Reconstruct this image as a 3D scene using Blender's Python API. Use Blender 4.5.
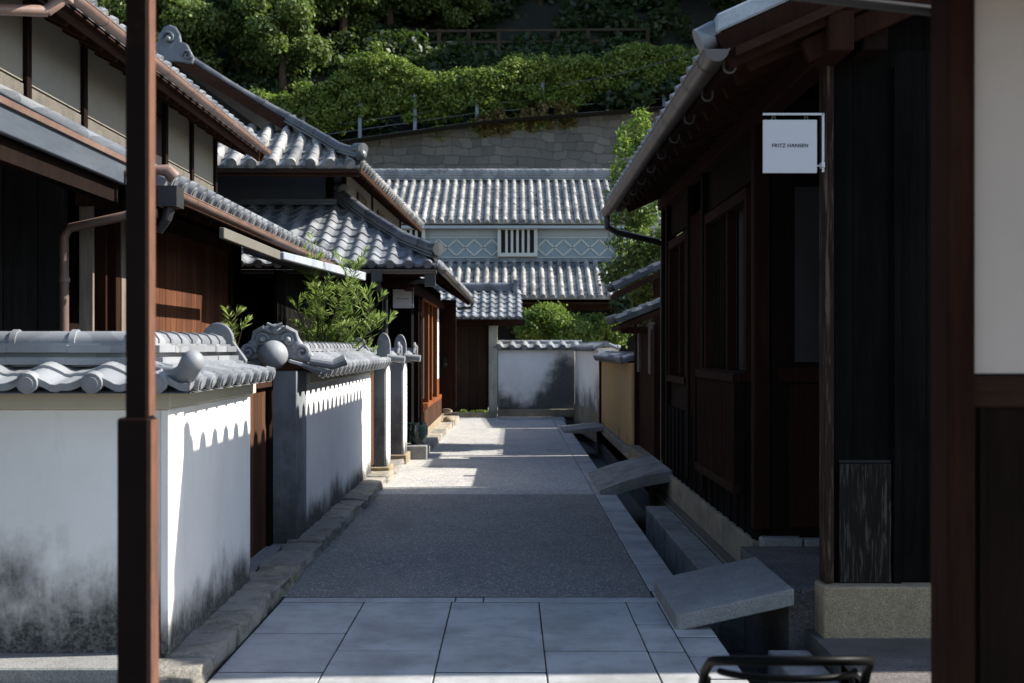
import bpy, math, random
from mathutils import Vector, Matrix
import numpy as np
random.seed(7); rng = np.random.default_rng(11)
S = bpy.context.scene
for o in list(bpy.data.objects): bpy.data.objects.remove(o)
COL = S.collection
# ------------------------------------------------------------------ camera, light, exposure
cd = bpy.data.cameras.new('camera'); cam = bpy.data.objects.new('camera', cd); COL.objects.link(cam)
cam.location = (0, 0, 1.6); cam.rotation_euler = (math.radians(90), 0, 0)
cd.sensor_width = 36; cd.lens = 1200/1024*36; cd.shift_y = 6.5/1024
cd.clip_start = 0.05; cd.clip_end = 1000
cd.dof.use_dof = True; cd.dof.focus_distance = 9.5; cd.dof.aperture_fstop = 4.0
S.camera = cam
SUN = Vector((1.27, 0.14, 1.0)).normalized()
elev = math.asin(SUN.z); az = math.atan2(SUN.x, SUN.y)
w = bpy.data.worlds.new('World'); S.world = w; w.use_nodes = True
nt = w.node_tree; nt.nodes.clear()
sky = nt.nodes.new('ShaderNodeTexSky'); sky.sky_type = 'NISHITA'; sky.sun_disc = False
sky.sun_elevation = elev; sky.sun_rotation = az; sky.air_density = 1.0; sky.dust_density = 0.6; sky.ozone_density = 1.0
bg = nt.nodes.new('ShaderNodeBackground'); bg.inputs['Strength'].default_value = 0.122
wo = nt.nodes.new('ShaderNodeOutputWorld')
nt.links.new(sky.outputs[0], bg.inputs[0]); nt.links.new(bg.outputs[0], wo.inputs[0])
ld = bpy.data.lights.new('sun', 'SUN'); sun = bpy.data.objects.new('sun', ld); COL.objects.link(sun)
ld.energy = 5.0; ld.angle = math.radians(0.5); ld.color = (1.0, 0.95, 0.86)
sun.rotation_euler = SUN.to_track_quat('Z', 'Y').to_euler(); sun.location = (20, 2, 30)
S.view_settings.view_transform = 'Standard'; S.view_settings.look = 'None'
S.view_settings.exposure = 1.22; S.view_settings.gamma = 1; S.view_settings.use_curve_mapping = False
S.render.engine = 'CYCLES'

# ------------------------------------------------------------------ helpers
def V3(*a): return Vector(a)
class MB:
    def __init__(s): s.v = []; s.f = []
    def add(s, vs, fs):
        n = len(s.v); s.v += [tuple(v) for v in vs]; s.f += [tuple(i+n for i in f) for f in fs]; return s
    def box(s, x0, x1, y0, y1, z0, z1):
        return s.add([(x0,y0,z0),(x1,y0,z0),(x1,y1,z0),(x0,y1,z0),(x0,y0,z1),(x1,y0,z1),(x1,y1,z1),(x0,y1,z1)],
            [(0,3,2,1),(4,5,6,7),(0,1,5,4),(1,2,6,5),(2,3,7,6),(3,0,4,7)])
    def beam(s, p0, p1, wd, ht, up=(0,0,1)):       # rectangular bar; p0,p1 on the axis centre
        p0 = Vector(p0); p1 = Vector(p1); d = (p1-p0).normalized(); u = Vector(up)
        r = d.cross(u)
        if r.length < 1e-4: r = d.cross(Vector((0,1,0)))
        r.normalize(); u = r.cross(d).normalized(); r = r*(wd/2); u = u*(ht/2)
        vs = [p0-r-u, p0+r-u, p0+r+u, p0-r+u, p1-r-u, p1+r-u, p1+r+u, p1-r+u]
        return s.add(vs, [(0,1,2,3),(4,7,6,5),(0,4,5,1),(1,5,6,2),(2,6,7,3),(3,7,4,0)])
    def hexa(s, vs): return s.add(vs, [(0,3,2,1),(4,5,6,7),(0,1,5,4),(1,2,6,5),(2,3,7,6),(3,0,4,7)])
    def tube(s, pts, r, seg=10, r1=None, caps=True):
        pts = [Vector(p) for p in pts]; n = len(pts); rings = []
        rs = r if isinstance(r, (list, tuple)) else [r + ((r1 if r1 is not None else r)-r)*i/max(1, n-1) for i in range(n)]
        ref = None; vs = []
        for i, p in enumerate(pts):
            d = (pts[min(i+1, n-1)]-pts[max(i-1, 0)]).normalized()
            if ref is None:
                ref = Vector((0,0,1)) if abs(d.z) < .9 else Vector((1,0,0))
            a = (ref - d*ref.dot(d)).normalized(); b = d.cross(a); ref = a
            for k in range(seg):
                t = 2*math.pi*k/seg; vs.append(p + (a*math.cos(t)+b*math.sin(t))*rs[i])
        fs = [(i*seg+k, i*seg+(k+1)%seg, (i+1)*seg+(k+1)%seg, (i+1)*seg+k) for i in range(n-1) for k in range(seg)]
        if caps: fs += [tuple(range(seg))[::-1], tuple((n-1)*seg+k for k in range(seg))]
        return s.add(vs, fs)
    def prism(s, poly, off):                       # planar polygon (3d points) pushed by off
        poly = [Vector(p) for p in poly]; off = Vector(off); n = len(poly)
        return s.add(poly + [p+off for p in poly],
            [tuple(range(n)), tuple(range(2*n-1, n-1, -1))] + [(i, (i+1)%n+0, (i+1)%n+n, i+n)[::-1] for i in range(n)])
    def ball(s, c, r, sc=(1,1,1), seg=16, rings=10):
        c = Vector(c); vs = []; fs = []
        for i in range(rings+1):
            ph = math.pi*i/rings
            for k in range(seg):
                t = 2*math.pi*k/seg
                vs.append((c.x+r*sc[0]*math.sin(ph)*math.cos(t), c.y+r*sc[1]*math.sin(ph)*math.sin(t), c.z+r*sc[2]*math.cos(ph)))
        fs = [(i*seg+k, (i+1)*seg+k, (i+1)*seg+(k+1)%seg, i*seg+(k+1)%seg) for i in range(rings) for k in range(seg)]
        return s.add(vs, fs)
    def lathe(s, prof, c, seg=28):                 # profile [(r,z)] about the vertical through c
        vs = [(c[0]+r*math.cos(2*math.pi*k/seg), c[1]+r*math.sin(2*math.pi*k/seg), c[2]+z) for r, z in prof for k in range(seg)]
        n = len(prof)
        return s.add(vs, [(i*seg+k, i*seg+(k+1)%seg, (i+1)*seg+(k+1)%seg, (i+1)*seg+k) for i in range(n-1) for k in range(seg)])
    def build(s, name, mat, parent=None, smooth=False, bevel=0, origin=None, bseg=1):
        m = bpy.data.meshes.new(name)
        og = ORG.get(parent.name, (0,0,0)) if parent else (origin or (0,0,0))
        ox, oy, oz = og
        m.from_pydata([(x-ox, y-oy, z-oz) for x, y, z in s.v], [], s.f); m.validate(clean_customdata=False)
        m.materials.append(mat)
        if smooth:
            m.polygons.foreach_set('use_smooth', [True]*len(m.polygons))
            try: m.set_sharp_from_angle(angle=math.radians(38))
            except Exception: pass
        m.update()
        o = bpy.data.objects.new(name, m); COL.objects.link(o)
        if parent: o.parent = parent
        else: o.location = og
        ORG[o.name] = og
        if bevel:
            b = o.modifiers.new('b', 'BEVEL'); b.width = bevel; b.segments = bseg; b.limit_method = 'ANGLE'; b.angle_limit = math.radians(40)
        return o
ORG = {}
def tag(o, label=None, cat=None, group=None, kind=None):
    if label: o['label'] = label
    if cat: o['category'] = cat
    if group: o['group'] = group
    if kind: o['kind'] = kind
    return o
def thing(name, loc, label, cat, group=None):
    o = bpy.data.objects.new(name, None); o.location = loc; COL.objects.link(o); o.empty_display_size = .2
    ORG[o.name] = tuple(loc); return tag(o, label, cat, group)
def copy_tree(o, parent=None):
    c = o.copy(); COL.objects.link(c); c.parent = parent
    for ch in list(o.children): copy_tree(ch, c)
    return c
def B(name, mat, parent, *boxes, **k):
    m = MB()
    for b in boxes: m.box(*b)
    return m.build(name, mat, parent, **k)

# ------------------------------------------------------------------ materials
def newmat(name):
    m = bpy.data.materials.new(name); m.use_nodes = True; t = m.node_tree; t.nodes.clear()
    out = t.nodes.new('ShaderNodeOutputMaterial'); b = t.nodes.new('ShaderNodeBsdfPrincipled')
    t.links.new(b.outputs[0], out.inputs[0]); return m, t, b, out
def nd(t, typ, ins=None, **props):
    n = t.nodes.new(typ)
    for k, v in props.items(): setattr(n, k, v)
    for k, v in (ins or {}).items():
        if hasattr(v, 'is_linked') or isinstance(v, bpy.types.NodeSocket): t.links.new(v, n.inputs[k])
        else: n.inputs[k].default_value = v
    return n
def c4(c): return (c[0], c[1], c[2], 1)
def coords(t, scale=(1,1,1), rot=(0,0,0), world=False):
    if world: src = nd(t, 'ShaderNodeNewGeometry').outputs['Position']
    else: src = nd(t, 'ShaderNodeTexCoord').outputs['Object']
    mp = nd(t, 'ShaderNodeMapping', {'Vector': src, 'Scale': scale, 'Rotation': rot}); return mp.outputs[0]
def ramp(t, fac, stops):
    r = nd(t, 'ShaderNodeValToRGB', {'Fac': fac}); e = r.color_ramp.elements
    while len(e) < len(stops): e.new(0.5)
    for el, (p, c) in zip(e, stops): el.position = p; el.color = c4(c) if len(c) == 3 else c
    return r.outputs[0]
def mixc(t, fac, a, b, mode='MIX'):
    n = nd(t, 'ShaderNodeMix', data_type='RGBA', blend_type=mode)
    for sock, v in ((n.inputs[0], fac), (n.inputs[6], a), (n.inputs[7], b)):
        if isinstance(v, bpy.types.NodeSocket): t.links.new(v, sock)
        else: sock.default_value = v if not isinstance(v, tuple) or len(v) == 4 else c4(v)
    return n.outputs[2]
def math_(t, op, a, b=0.0, c=None):
    n = nd(t, 'ShaderNodeMath', operation=op)
    for i, v in enumerate((a, b) if c is None else (a, b, c)):
        if isinstance(v, bpy.types.NodeSocket): t.links.new(v, n.inputs[i])
        else: n.inputs[i].default_value = v
    return n.outputs[0]
def noise(t, vec, scale, detail=5, rough=.6, dist=0):
    return nd(t, 'ShaderNodeTexNoise', {'Vector': vec, 'Scale': scale, 'Detail': detail, 'Roughness': rough, 'Distortion': dist}).outputs['Fac']
def bump(t, b, h, strength=.3, dist=.01):
    n = nd(t, 'ShaderNodeBump', {'Height': h, 'Strength': strength, 'Distance': dist}); t.links.new(n.outputs[0], b.inputs['Normal'])
def simple(name, c1, c2, rough=.7, scale=6, stretch=(1,1,1), metal=0, bs=.25, bd=.004, spec=.5, fine=60):
    m, t, b, o = newmat(name); v = coords(t, stretch)
    n1 = noise(t, v, scale); n2 = noise(t, v, fine, 3)
    f = math_(t, 'ADD', math_(t, 'MULTIPLY', n1, .7), math_(t, 'MULTIPLY', n2, .3))
    t.links.new(ramp(t, f, [(.32, c1), (.68, c2)]), b.inputs['Base Color'])
    t.links.new(math_(t, 'ADD', math_(t, 'MULTIPLY', n1, .25), rough-.12), b.inputs['Roughness'])
    b.inputs['Metallic'].default_value = metal; b.inputs['Specular IOR Level'].default_value = spec
    bump(t, b, f, bs, bd); return m
def wood(name, c1, c2, axis='z', rough=.9, scale=1.0, spec=.06, board=None, worn=None):
    m, t, b, o = newmat(name); st = {'z': (14,14,.9), 'y': (14,.9,14), 'x': (.9,14,14)}[axis]
    v = coords(t, st); n1 = noise(t, v, 1.6*scale, 8, .62, .6); n2 = noise(t, v, 9*scale, 4, .7)
    f = math_(t, 'ADD', math_(t, 'MULTIPLY', n1, .6), math_(t, 'MULTIPLY', n2, .4))
    col = ramp(t, f, [(.3, c1), (.5, tuple((a+b_)/2 for a, b_ in zip(c1, c2))), (.7, c2)])
    big = noise(t, coords(t), 1.3, 3)
    col = mixc(t, ramp(t, big, [(.35, (0,0,0)), (.7, (.45,.45,.45))]), col, tuple(x*.45 for x in c1))
    if worn:
        col = mixc(t, ramp(t, n1, [(.52, (0,0,0)), (.62, (1,1,1))]), col, worn)
    h = f
    if board:                                       # seams between boards every `board` metres along axis letter
        ax, sp = board
        sx = nd(t, 'ShaderNodeSeparateXYZ', {'Vector': coords(t)}).outputs[{'x':0,'y':1,'z':2}[ax]]
        k = math_(t, 'FLOOR', math_(t, 'DIVIDE', sx, sp))
        wn = nd(t, 'ShaderNodeTexWhiteNoise', {'W': k}, noise_dimensions='1D').outputs['Value']
        col = mixc(t, math_(t, 'MULTIPLY', wn, .55), col, tuple(x*.35 for x in c1))
        fr = math_(t, 'ABSOLUTE', math_(t, 'SUBTRACT', math_(t, 'FRACT', math_(t, 'DIVIDE', sx, sp)), .5))
        seam = math_(t, 'GREATER_THAN', fr, .5-.004/sp)
        col = mixc(t, seam, col, (.004,.003,.003))
        h = math_(t, 'SUBTRACT', f, seam)
    t.links.new(col, b.inputs['Base Color']); b.inputs['Roughness'].default_value = rough
    b.inputs['Specular IOR Level'].default_value = spec; bump(t, b, h, .5, .004); return m
def plaster(name, base, stain=None, z0=0., z1=.5, cream=None, streak=True, diag=None):
    m, t, b, o = newmat(name); v = coords(t, world=True)
    n1 = noise(t, v, 1.4, 6, .6); n2 = noise(t, coords(t, (1,1,.25), world=True), 7, 6, .7); n3 = noise(t, v, 45, 4, .7)
    col = ramp(t, n1, [(.3, tuple(x*.86 for x in base)), (.65, base)])
    if streak: col = mixc(t, ramp(t, n2, [(.56, (0,0,0)), (.75, (.3,.3,.3))]), col, tuple(x*.62 for x in base))
    if cream: col = mixc(t, ramp(t, n1, [(.42, (0,0,0)), (.66, (.6,.6,.6))]), col, cream)
    if stain:
        sx = nd(t, 'ShaderNodeSeparateXYZ', {'Vector': v}).outputs
        zz = sx[2]
        if diag: zz = math_(t, 'SUBTRACT', zz, math_(t, 'MAXIMUM', 0.0, math_(t, 'MULTIPLY', math_(t, 'SUBTRACT', sx[0], diag[0]), diag[1])))
        f = math_(t, 'ADD', zz, math_(t, 'MULTIPLY', math_(t, 'SUBTRACT', n1, .5), 1.0*(z1-z0)/.4))
        f = math_(t, 'ADD', f, math_(t, 'MULTIPLY', math_(t, 'SUBTRACT', n2, .5), .38*(z1-z0)/.4))
        mr = nd(t, 'ShaderNodeMapRange', {'Value': f, 'From Min': z0, 'From Max': z1, 'To Min': 1.0, 'To Max': 0.0}, interpolation_type='SMOOTHSTEP').outputs[0]
        mr = math_(t, 'MULTIPLY', mr, ramp(t, n3, [(.3, (.82,.82,.82)), (.6, (1,1,1))]))
        col = mixc(t, mr, col, stain)
    t.links.new(col, b.inputs['Base Color']); b.inputs['Roughness'].default_value = .85; b.inputs['Specular IOR Level'].default_value = .25
    bump(t, b, math_(t, 'ADD', n3, n2), .18, .004); return m
def tilemat(name, c1, c2, rough=.42, lich=None, spec=.5):
    m, t, b, o = newmat(name); v = coords(t)
    cell = nd(t, 'ShaderNodeTexVoronoi', {'Vector': v, 'Scale': 4.2}).outputs['Color']
    vv = nd(t, 'ShaderNodeSeparateColor', {'Color': cell}).outputs[0]
    n1 = noise(t, v, 3, 5); n2 = noise(t, v, 40, 4, .7)
    f = math_(t, 'ADD', math_(t, 'MULTIPLY', vv, .4), math_(t, 'ADD', math_(t, 'MULTIPLY', n1, .4), math_(t, 'MULTIPLY', n2, .2)))
    col = ramp(t, f, [(.25, c1), (.75, c2)])
    if lich: col = mixc(t, ramp(t, noise(t, v, 11, 6, .7), [(.6, (0,0,0)), (.72, (.55,.55,.55))]), col, lich)
    t.links.new(col, b.inputs['Base Color'])
    t.links.new(math_(t, 'ADD', math_(t, 'MULTIPLY', f, .3), rough-.15), b.inputs['Roughness'])
    b.inputs['Specular IOR Level'].default_value = spec
    bump(t, b, n2, .2, .003); return m
def leafmat(name, c1, c2, trans=.45):
    m, t, b, o = newmat(name)
    g = nd(t, 'ShaderNodeNewGeometry'); oi = nd(t, 'ShaderNodeObjectInfo')
    n1 = noise(t, coords(t), 1.1, 3)
    r = math_(t, 'ADD', math_(t, 'MULTIPLY', g.outputs['Random Per Island'], .45), math_(t, 'MULTIPLY', n1, .75))
    r = math_(t, 'ADD', r, math_(t, 'MULTIPLY', math_(t, 'SUBTRACT', oi.outputs['Random'], .5), .3))
    col = ramp(t, r, [(.25, c1), (.8, c2)])
    t.links.new(col, b.inputs['Base Color']); b.inputs['Roughness'].default_value = .5; b.inputs['Specular IOR Level'].default_value = .35
    tr = nd(t, 'ShaderNodeBsdfTranslucent'); t.links.new(mixc(t, .5, col, (.12,.2,.02)), tr.inputs[0])
    mx = nd(t, 'ShaderNodeMixShader', {'Fac': trans}); t.links.new(b.outputs[0], mx.inputs[1]); t.links.new(tr.outputs[0], mx.inputs[2])
    t.links.new(mx.outputs[0], o.inputs[0]); return m
M = {}
M['ground'] = simple('packed earth', (.05,.045,.04), (.10,.09,.08), .95, 3, bs=.6, bd=.02)
M['conc'] = simple('old concrete', (.13,.13,.125), (.26,.26,.25), .85, 4, bs=.5, bd=.006)
M['granite'] = simple('grey granite', (.16,.165,.17), (.30,.305,.31), .7, 2.5, bs=.25, bd=.003, fine=220)
M['tan_granite'] = simple('tan granite', (.16,.125,.08), (.36,.30,.21), .8, 7, bs=.6, bd=.01, fine=150)
M['kerbstone'] = simple('rough kerb stone', (.07,.06,.045), (.42,.37,.28), .85, 4, bs=1, bd=.02, fine=35)
M['found'] = simple('weathered foundation stone', (.17,.15,.12), (.33,.30,.25), .85, 3, bs=.5, bd=.01)
M['white'] = plaster('white plaster', (.80,.77,.735), (.03,.032,.03), .24, .70)
M['white_b'] = plaster('white plaster low stain', (.80,.77,.735), (.035,.037,.036), .13, .38)
M['grey_pl'] = plaster('grey pillar plaster', (.22,.235,.25), (.05,.05,.05), -.2, 1.2)
M['end_pl'] = plaster('stained end wall plaster', (.80,.78,.75), (.05,.05,.052), .0, .75, diag=(.35, 1.0))
M['white_c'] = plaster('white plaster grey at foot', (.80,.78,.75), (.10,.10,.105), .25, 1.0)
M['frieze'] = plaster('cream plaster', (.46,.42,.33), None)
M['frieze_shade'] = plaster('shaded cream board', (.13,.12,.10))  # cream darkened to carry the shade on the lean-to board
M['panel'] = plaster('aged cream plaster', (.235,.22,.185), None, cream=(.18,.145,.105))
M['panel_low'] = simple('weathered plaster strip', (.05,.045,.037), (.13,.112,.09), .9, 9, bs=.4)
M['blueplaster'] = plaster('dark blue grey plaster', (.10,.12,.155), None)
M['palegrey'] = plaster('pale grey plaster', (.33,.36,.38), None)
M['namako'] = plaster('blue grey plaster band', (.22,.265,.28), None)
M['namako_w'] = plaster('white relief plaster', (.47,.46,.41), None)
M['ochre'] = plaster('ochre earth plaster', (.36,.26,.125), (.10,.075,.05), -.25, .25)
M['cream_near'] = plaster('smooth beige plaster', (.52,.43,.37), None, streak=False)
M['tile'] = tilemat('silver grey roof tile', (.085,.09,.10), (.225,.232,.24), .40)
M['tile_old'] = tilemat('aged roof tile', (.085,.087,.09), (.33,.32,.30), .5, (.50,.38,.26))
M['tile_dark'] = tilemat('dark roof tile', (.055,.062,.075), (.15,.16,.18), .38)
M['tile_black'] = tilemat('blackened roof tile', (.03,.033,.038), (.095,.10,.11), .42, spec=.45)
M['burnt2'] = wood('soot grey planks', (.02,.02,.021), (.06,.058,.055), board=('x', .24))
M['railwood'] = wood('dull fence timber', (.03,.022,.016), (.07,.055,.04))
M['tile_wall'] = tilemat('matt wall cap tile', (.115,.12,.132), (.235,.243,.255), .55)
M['dark'] = wood('dark brown timber', (.006,.0035,.003), (.018,.010,.007))
M['dark_y'] = wood('dark brown timber along', (.02,.010,.007), (.055,.028,.018), 'y')
M['dark_x'] = wood('dark brown timber across', (.02,.010,.007), (.055,.028,.018), 'x')
M['burnt'] = wood('charred boards', (.004,.004,.004), (.013,.012,.011), board=('x', .21), spec=.02)
M['burnt_y'] = wood('charred planks', (.005,.005,.005), (.018,.016,.015), board=('y', .15), spec=.02)
M['worn'] = wood('weathered charred board', (.008,.008,.007), (.022,.02,.018), worn=(.06,.053,.045), scale=3.2)
M['redwood'] = wood('reddish brown timber', (.012,.005,.004), (.042,.018,.011))
M['orange'] = wood('orange brown timber', (.12,.035,.012), (.30,.10,.04))
M['brownboard'] = wood('brown board wall', (.06,.024,.014), (.19,.08,.042), board=('y', .17))
M['brown'] = wood('brown door boards', (.05,.024,.015), (.13,.066,.04), board=('y', .14))
M['brown_x'] = wood('brown door boards x', (.035,.02,.014), (.085,.05,.034), board=('x', .2))
M['greywood'] = wood('silvered timber', (.12,.095,.075), (.28,.24,.19), 'z')
M['palepost'] = simple('pale weathered post', (.25,.23,.19), (.48,.45,.38), .85, 6, (1,1,.3))
M['black'] = simple('black void', (.004,.004,.004), (.008,.008,.008), .9)
M['gutter'] = simple('brown gutter', (.045,.035,.03), (.095,.076,.064), .4, 3, bs=.05, spec=.5)
M['copper'] = simple('copper brown gutter', (.14,.085,.065), (.26,.17,.135), .45, 3, bs=.05)
M['pipe'] = simple('brown plastic pipe', (.12,.075,.06), (.17,.11,.09), .5, 3, bs=.05)
M['blackpipe'] = simple('black metal pipe', (.012,.012,.013), (.03,.028,.028), .45, 3, bs=.05)
M['slate'] = simple('blue grey metal sheet', (.03,.037,.048), (.07,.083,.10), .5, 3, (1,.15,1), bs=.1)
M['palesheet'] = simple('pale grey sheet', (.20,.22,.25), (.40,.43,.46), .45, 4, bs=.1)
M['hook'] = simple('grey metal bracket', (.07,.07,.07), (.13,.13,.13), .5, 5, metal=.2, bs=.1)
M['sign'] = simple('white enamel', (.53,.52,.52), (.57,.56,.56), .5, 1, bs=.02)
M['letter'] = simple('black lettering', (.012,.012,.012), (.02,.02,.02), .6, 1, bs=.0)
M['pot'] = simple('green glazed ceramic', (.004,.011,.011), (.009,.022,.021), .18, 4, bs=.05)
M['blackm'] = simple('black painted steel', (.002,.002,.002), (.003,.003,.003), .45, 4, bs=.03, spec=.06)
M['fencepost'] = simple('galvanised post', (.10,.12,.14), (.18,.20,.23), .5, 5, metal=.2)
M['bark'] = wood('bark', (.03,.022,.015), (.09,.068,.048))
M['soil'] = simple('forest soil', (.006,.008,.004), (.02,.022,.012), 1, .6, bs=1, bd=.2)
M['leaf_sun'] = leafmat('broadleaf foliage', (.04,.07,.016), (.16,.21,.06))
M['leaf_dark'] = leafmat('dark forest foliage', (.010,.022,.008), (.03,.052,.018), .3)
M['leaf_bright'] = leafmat('fresh green foliage', (.08,.13,.02), (.24,.32,.06))
M['leaf_vine'] = leafmat('vine foliage', (.07,.12,.018), (.26,.32,.07))
M['leaf_rust'] = leafmat('rusty vine foliage', (.10,.06,.03), (.22,.17,.06))
M['leaf_nandina'] = leafmat('nandina leaflets', (.16,.24,.05), (.38,.46,.15), .5)
# rusty steel
m, t, b, o = newmat('rusty steel'); v = coords(t); n1 = noise(t, v, 5, 8, .7); n2 = noise(t, v, 60, 4, .7)
col = ramp(t, n1, [(.3, (.005,.0025,.002)), (.60, (.011,.005,.004)), (.70, (.06,.018,.007)), (.82, (.20,.07,.02))])
t.links.new(col, b.inputs['Base Color']); b.inputs['Roughness'].default_value = .6; b.inputs['Specular IOR Level'].default_value = .07; bump(t, b, n2, .3, .002); M['rust'] = m
M['rust_sun_edge'] = simple('sunlit rust', (.025,.012,.009), (.17,.062,.028), .8, 5, (1,1,.3), bs=.4)  # rust of the sunward side, with sunlight put into its orange
# asphalt
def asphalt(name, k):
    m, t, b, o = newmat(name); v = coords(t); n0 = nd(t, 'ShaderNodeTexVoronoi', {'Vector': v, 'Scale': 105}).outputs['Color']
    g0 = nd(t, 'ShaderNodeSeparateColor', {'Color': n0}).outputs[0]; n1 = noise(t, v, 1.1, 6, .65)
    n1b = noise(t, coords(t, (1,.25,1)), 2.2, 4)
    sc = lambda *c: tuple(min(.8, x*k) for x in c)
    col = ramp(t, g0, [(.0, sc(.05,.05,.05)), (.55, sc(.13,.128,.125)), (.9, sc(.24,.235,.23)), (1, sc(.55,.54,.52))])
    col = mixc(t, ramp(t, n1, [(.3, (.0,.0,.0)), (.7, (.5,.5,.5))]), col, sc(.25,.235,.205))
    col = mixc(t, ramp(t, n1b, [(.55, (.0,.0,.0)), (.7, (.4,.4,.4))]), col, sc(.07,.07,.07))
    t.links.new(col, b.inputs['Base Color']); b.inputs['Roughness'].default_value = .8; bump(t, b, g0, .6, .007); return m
def speckle(name, base, dark, light, scale=180, rough=.75, bs=.5, patch=.5):
    m, t, b, o = newmat(name); v = coords(t); n0 = nd(t, 'ShaderNodeTexVoronoi', {'Vector': v, 'Scale': scale}).outputs['Color']
    g0 = nd(t, 'ShaderNodeSeparateColor', {'Color': n0}).outputs[0]; n1 = noise(t, v, 3.5, 7, .7); n2 = noise(t, v, 22, 5, .75)
    col = ramp(t, g0, [(0, dark), (.28, base), (.72, base), (1, light)])
    col = mixc(t, ramp(t, n1, [(.4, (0,0,0)), (.68, (patch,)*3)]), col, tuple(x*.35 for x in base))
    col = mixc(t, ramp(t, n2, [(.52, (0,0,0)), (.72, (.55,.55,.55))]), col, tuple(x*.5 for x in base))
    t.links.new(col, b.inputs['Base Color']); b.inputs['Roughness'].default_value = rough; b.inputs['Specular IOR Level'].default_value = .3
    bump(t, b, math_(t, 'ADD', math_(t, 'MULTIPLY', g0, .4), math_(t, 'ADD', n2, n1)), bs, .012); return m
M['granite'] = speckle('grey granite', (.22,.22,.215), (.08,.08,.08), (.36,.36,.355), 330, patch=.35, bs=.3)
M['tan_granite'] = speckle('tan granite', (.30,.235,.15), (.15,.11,.07), (.44,.37,.26), 230)
M['conc'] = speckle('old concrete', (.26,.26,.25), (.17,.17,.165), (.34,.34,.33), 220, .9, .7, .8)
M['found'] = speckle('weathered foundation stone', (.27,.235,.18), (.19,.165,.13), (.34,.31,.25), 220, .9, .8, .7)
M['platform'] = speckle('dark stone platform', (.13,.115,.11), (.05,.045,.045), (.22,.20,.19), 130, .8, .5, .6)
M['wornpost'] = wood('worn grey brown post', (.014,.008,.006), (.05,.032,.024), worn=(.085,.062,.048), scale=2)
M['asphalt'] = asphalt('asphalt', .95); M['asphalt_pale'] = asphalt('pale asphalt', 1.95)
# paving slab: tone per slab by island
m, t, b, o = newmat('paving granite'); v = coords(t); g = nd(t, 'ShaderNodeNewGeometry').outputs['Random Per Island']
n1 = noise(t, v, 2.0, 6, .6); n2 = noise(t, v, 190, 3, .7)
col = ramp(t, g, [(0, (.27,.275,.28)), (1, (.35,.355,.36))])
col = mixc(t, ramp(t, n2, [(.35, (0,0,0)), (.7, (.5,.5,.5))]), col, (.44,.445,.45))
col = mixc(t, ramp(t, n1, [(.42, (0,0,0)), (.68, (.75,.75,.75))]), col, (.15,.15,.145))
col = mixc(t, ramp(t, noise(t, v, 7, 6, .7), [(.5, (0,0,0)), (.7, (.5,.5,.5))]), col, (.17,.165,.15))
t.links.new(col, b.inputs['Base Color']); b.inputs['Roughness'].default_value = .62; bump(t, b, n2, .2, .002); M['paver'] = m
m, t, b, o = newmat('rough kerb stone'); v = coords(t); g = nd(t, 'ShaderNodeNewGeometry').outputs['Random Per Island']
n1 = noise(t, v, 5, 7, .7); n2 = noise(t, v, 38, 5, .75)
col = ramp(t, g, [(0, (.22,.21,.19)), (.4, (.33,.31,.27)), (.7, (.40,.34,.25)), (1, (.28,.27,.26))])
col = mixc(t, ramp(t, n1, [(.48, (0,0,0)), (.66, (.7,.7,.7))]), col, (.11,.095,.07))
col = mixc(t, ramp(t, n2, [(.5, (0,0,0)), (.75, (.6,.6,.6))]), col, (.45,.42,.36))
t.links.new(col, b.inputs['Base Color']); b.inputs['Roughness'].default_value = .9; bump(t, b, math_(t, 'ADD', n1, n2), 1.0, .035); M['kerbstone'] = m
# retaining wall stone
m, t, b, o = newmat('retaining wall stone'); v0 = coords(t, world=True)
vx = nd(t, 'ShaderNodeSeparateXYZ', {'Vector': v0}).outputs
wz = math_(t, 'ADD', vx[2], math_(t, 'MULTIPLY', noise(t, v0, .9, 2), .5)); wx = math_(t, 'ADD', vx[0], math_(t, 'MULTIPLY', noise(t, v0, 1.4, 2), .7))
cv = nd(t, 'ShaderNodeCombineXYZ', {'X': wx, 'Y': wz}).outputs[0]
br = nd(t, 'ShaderNodeTexBrick', {'Vector': cv, 'Scale': 1.0, 'Color1': (.135,.122,.105,1), 'Color2': (.075,.071,.063,1), 'Mortar': (.04,.038,.034,1), 'Mortar Size': .012, 'Mortar Smooth': .3, 'Brick Width': .62, 'Row Height': .38}, offset=.5, squash=.7, squash_frequency=3)
n1 = noise(t, v0, .5, 5); n2 = noise(t, v0, 8, 5, .7)
col = mixc(t, ramp(t, n1, [(.4, (0,0,0)), (.7, (.6,.6,.6))]), br.outputs[0], (.07,.068,.06))
t.links.new(col, b.inputs['Base Color']); b.inputs['Roughness'].default_value = .9
bump(t, b, math_(t, 'ADD', math_(t, 'MULTIPLY', n2, .5), math_(t, 'MULTIPLY', br.outputs[1], -1.0)), .9, .08); M['retain'] = m

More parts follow.
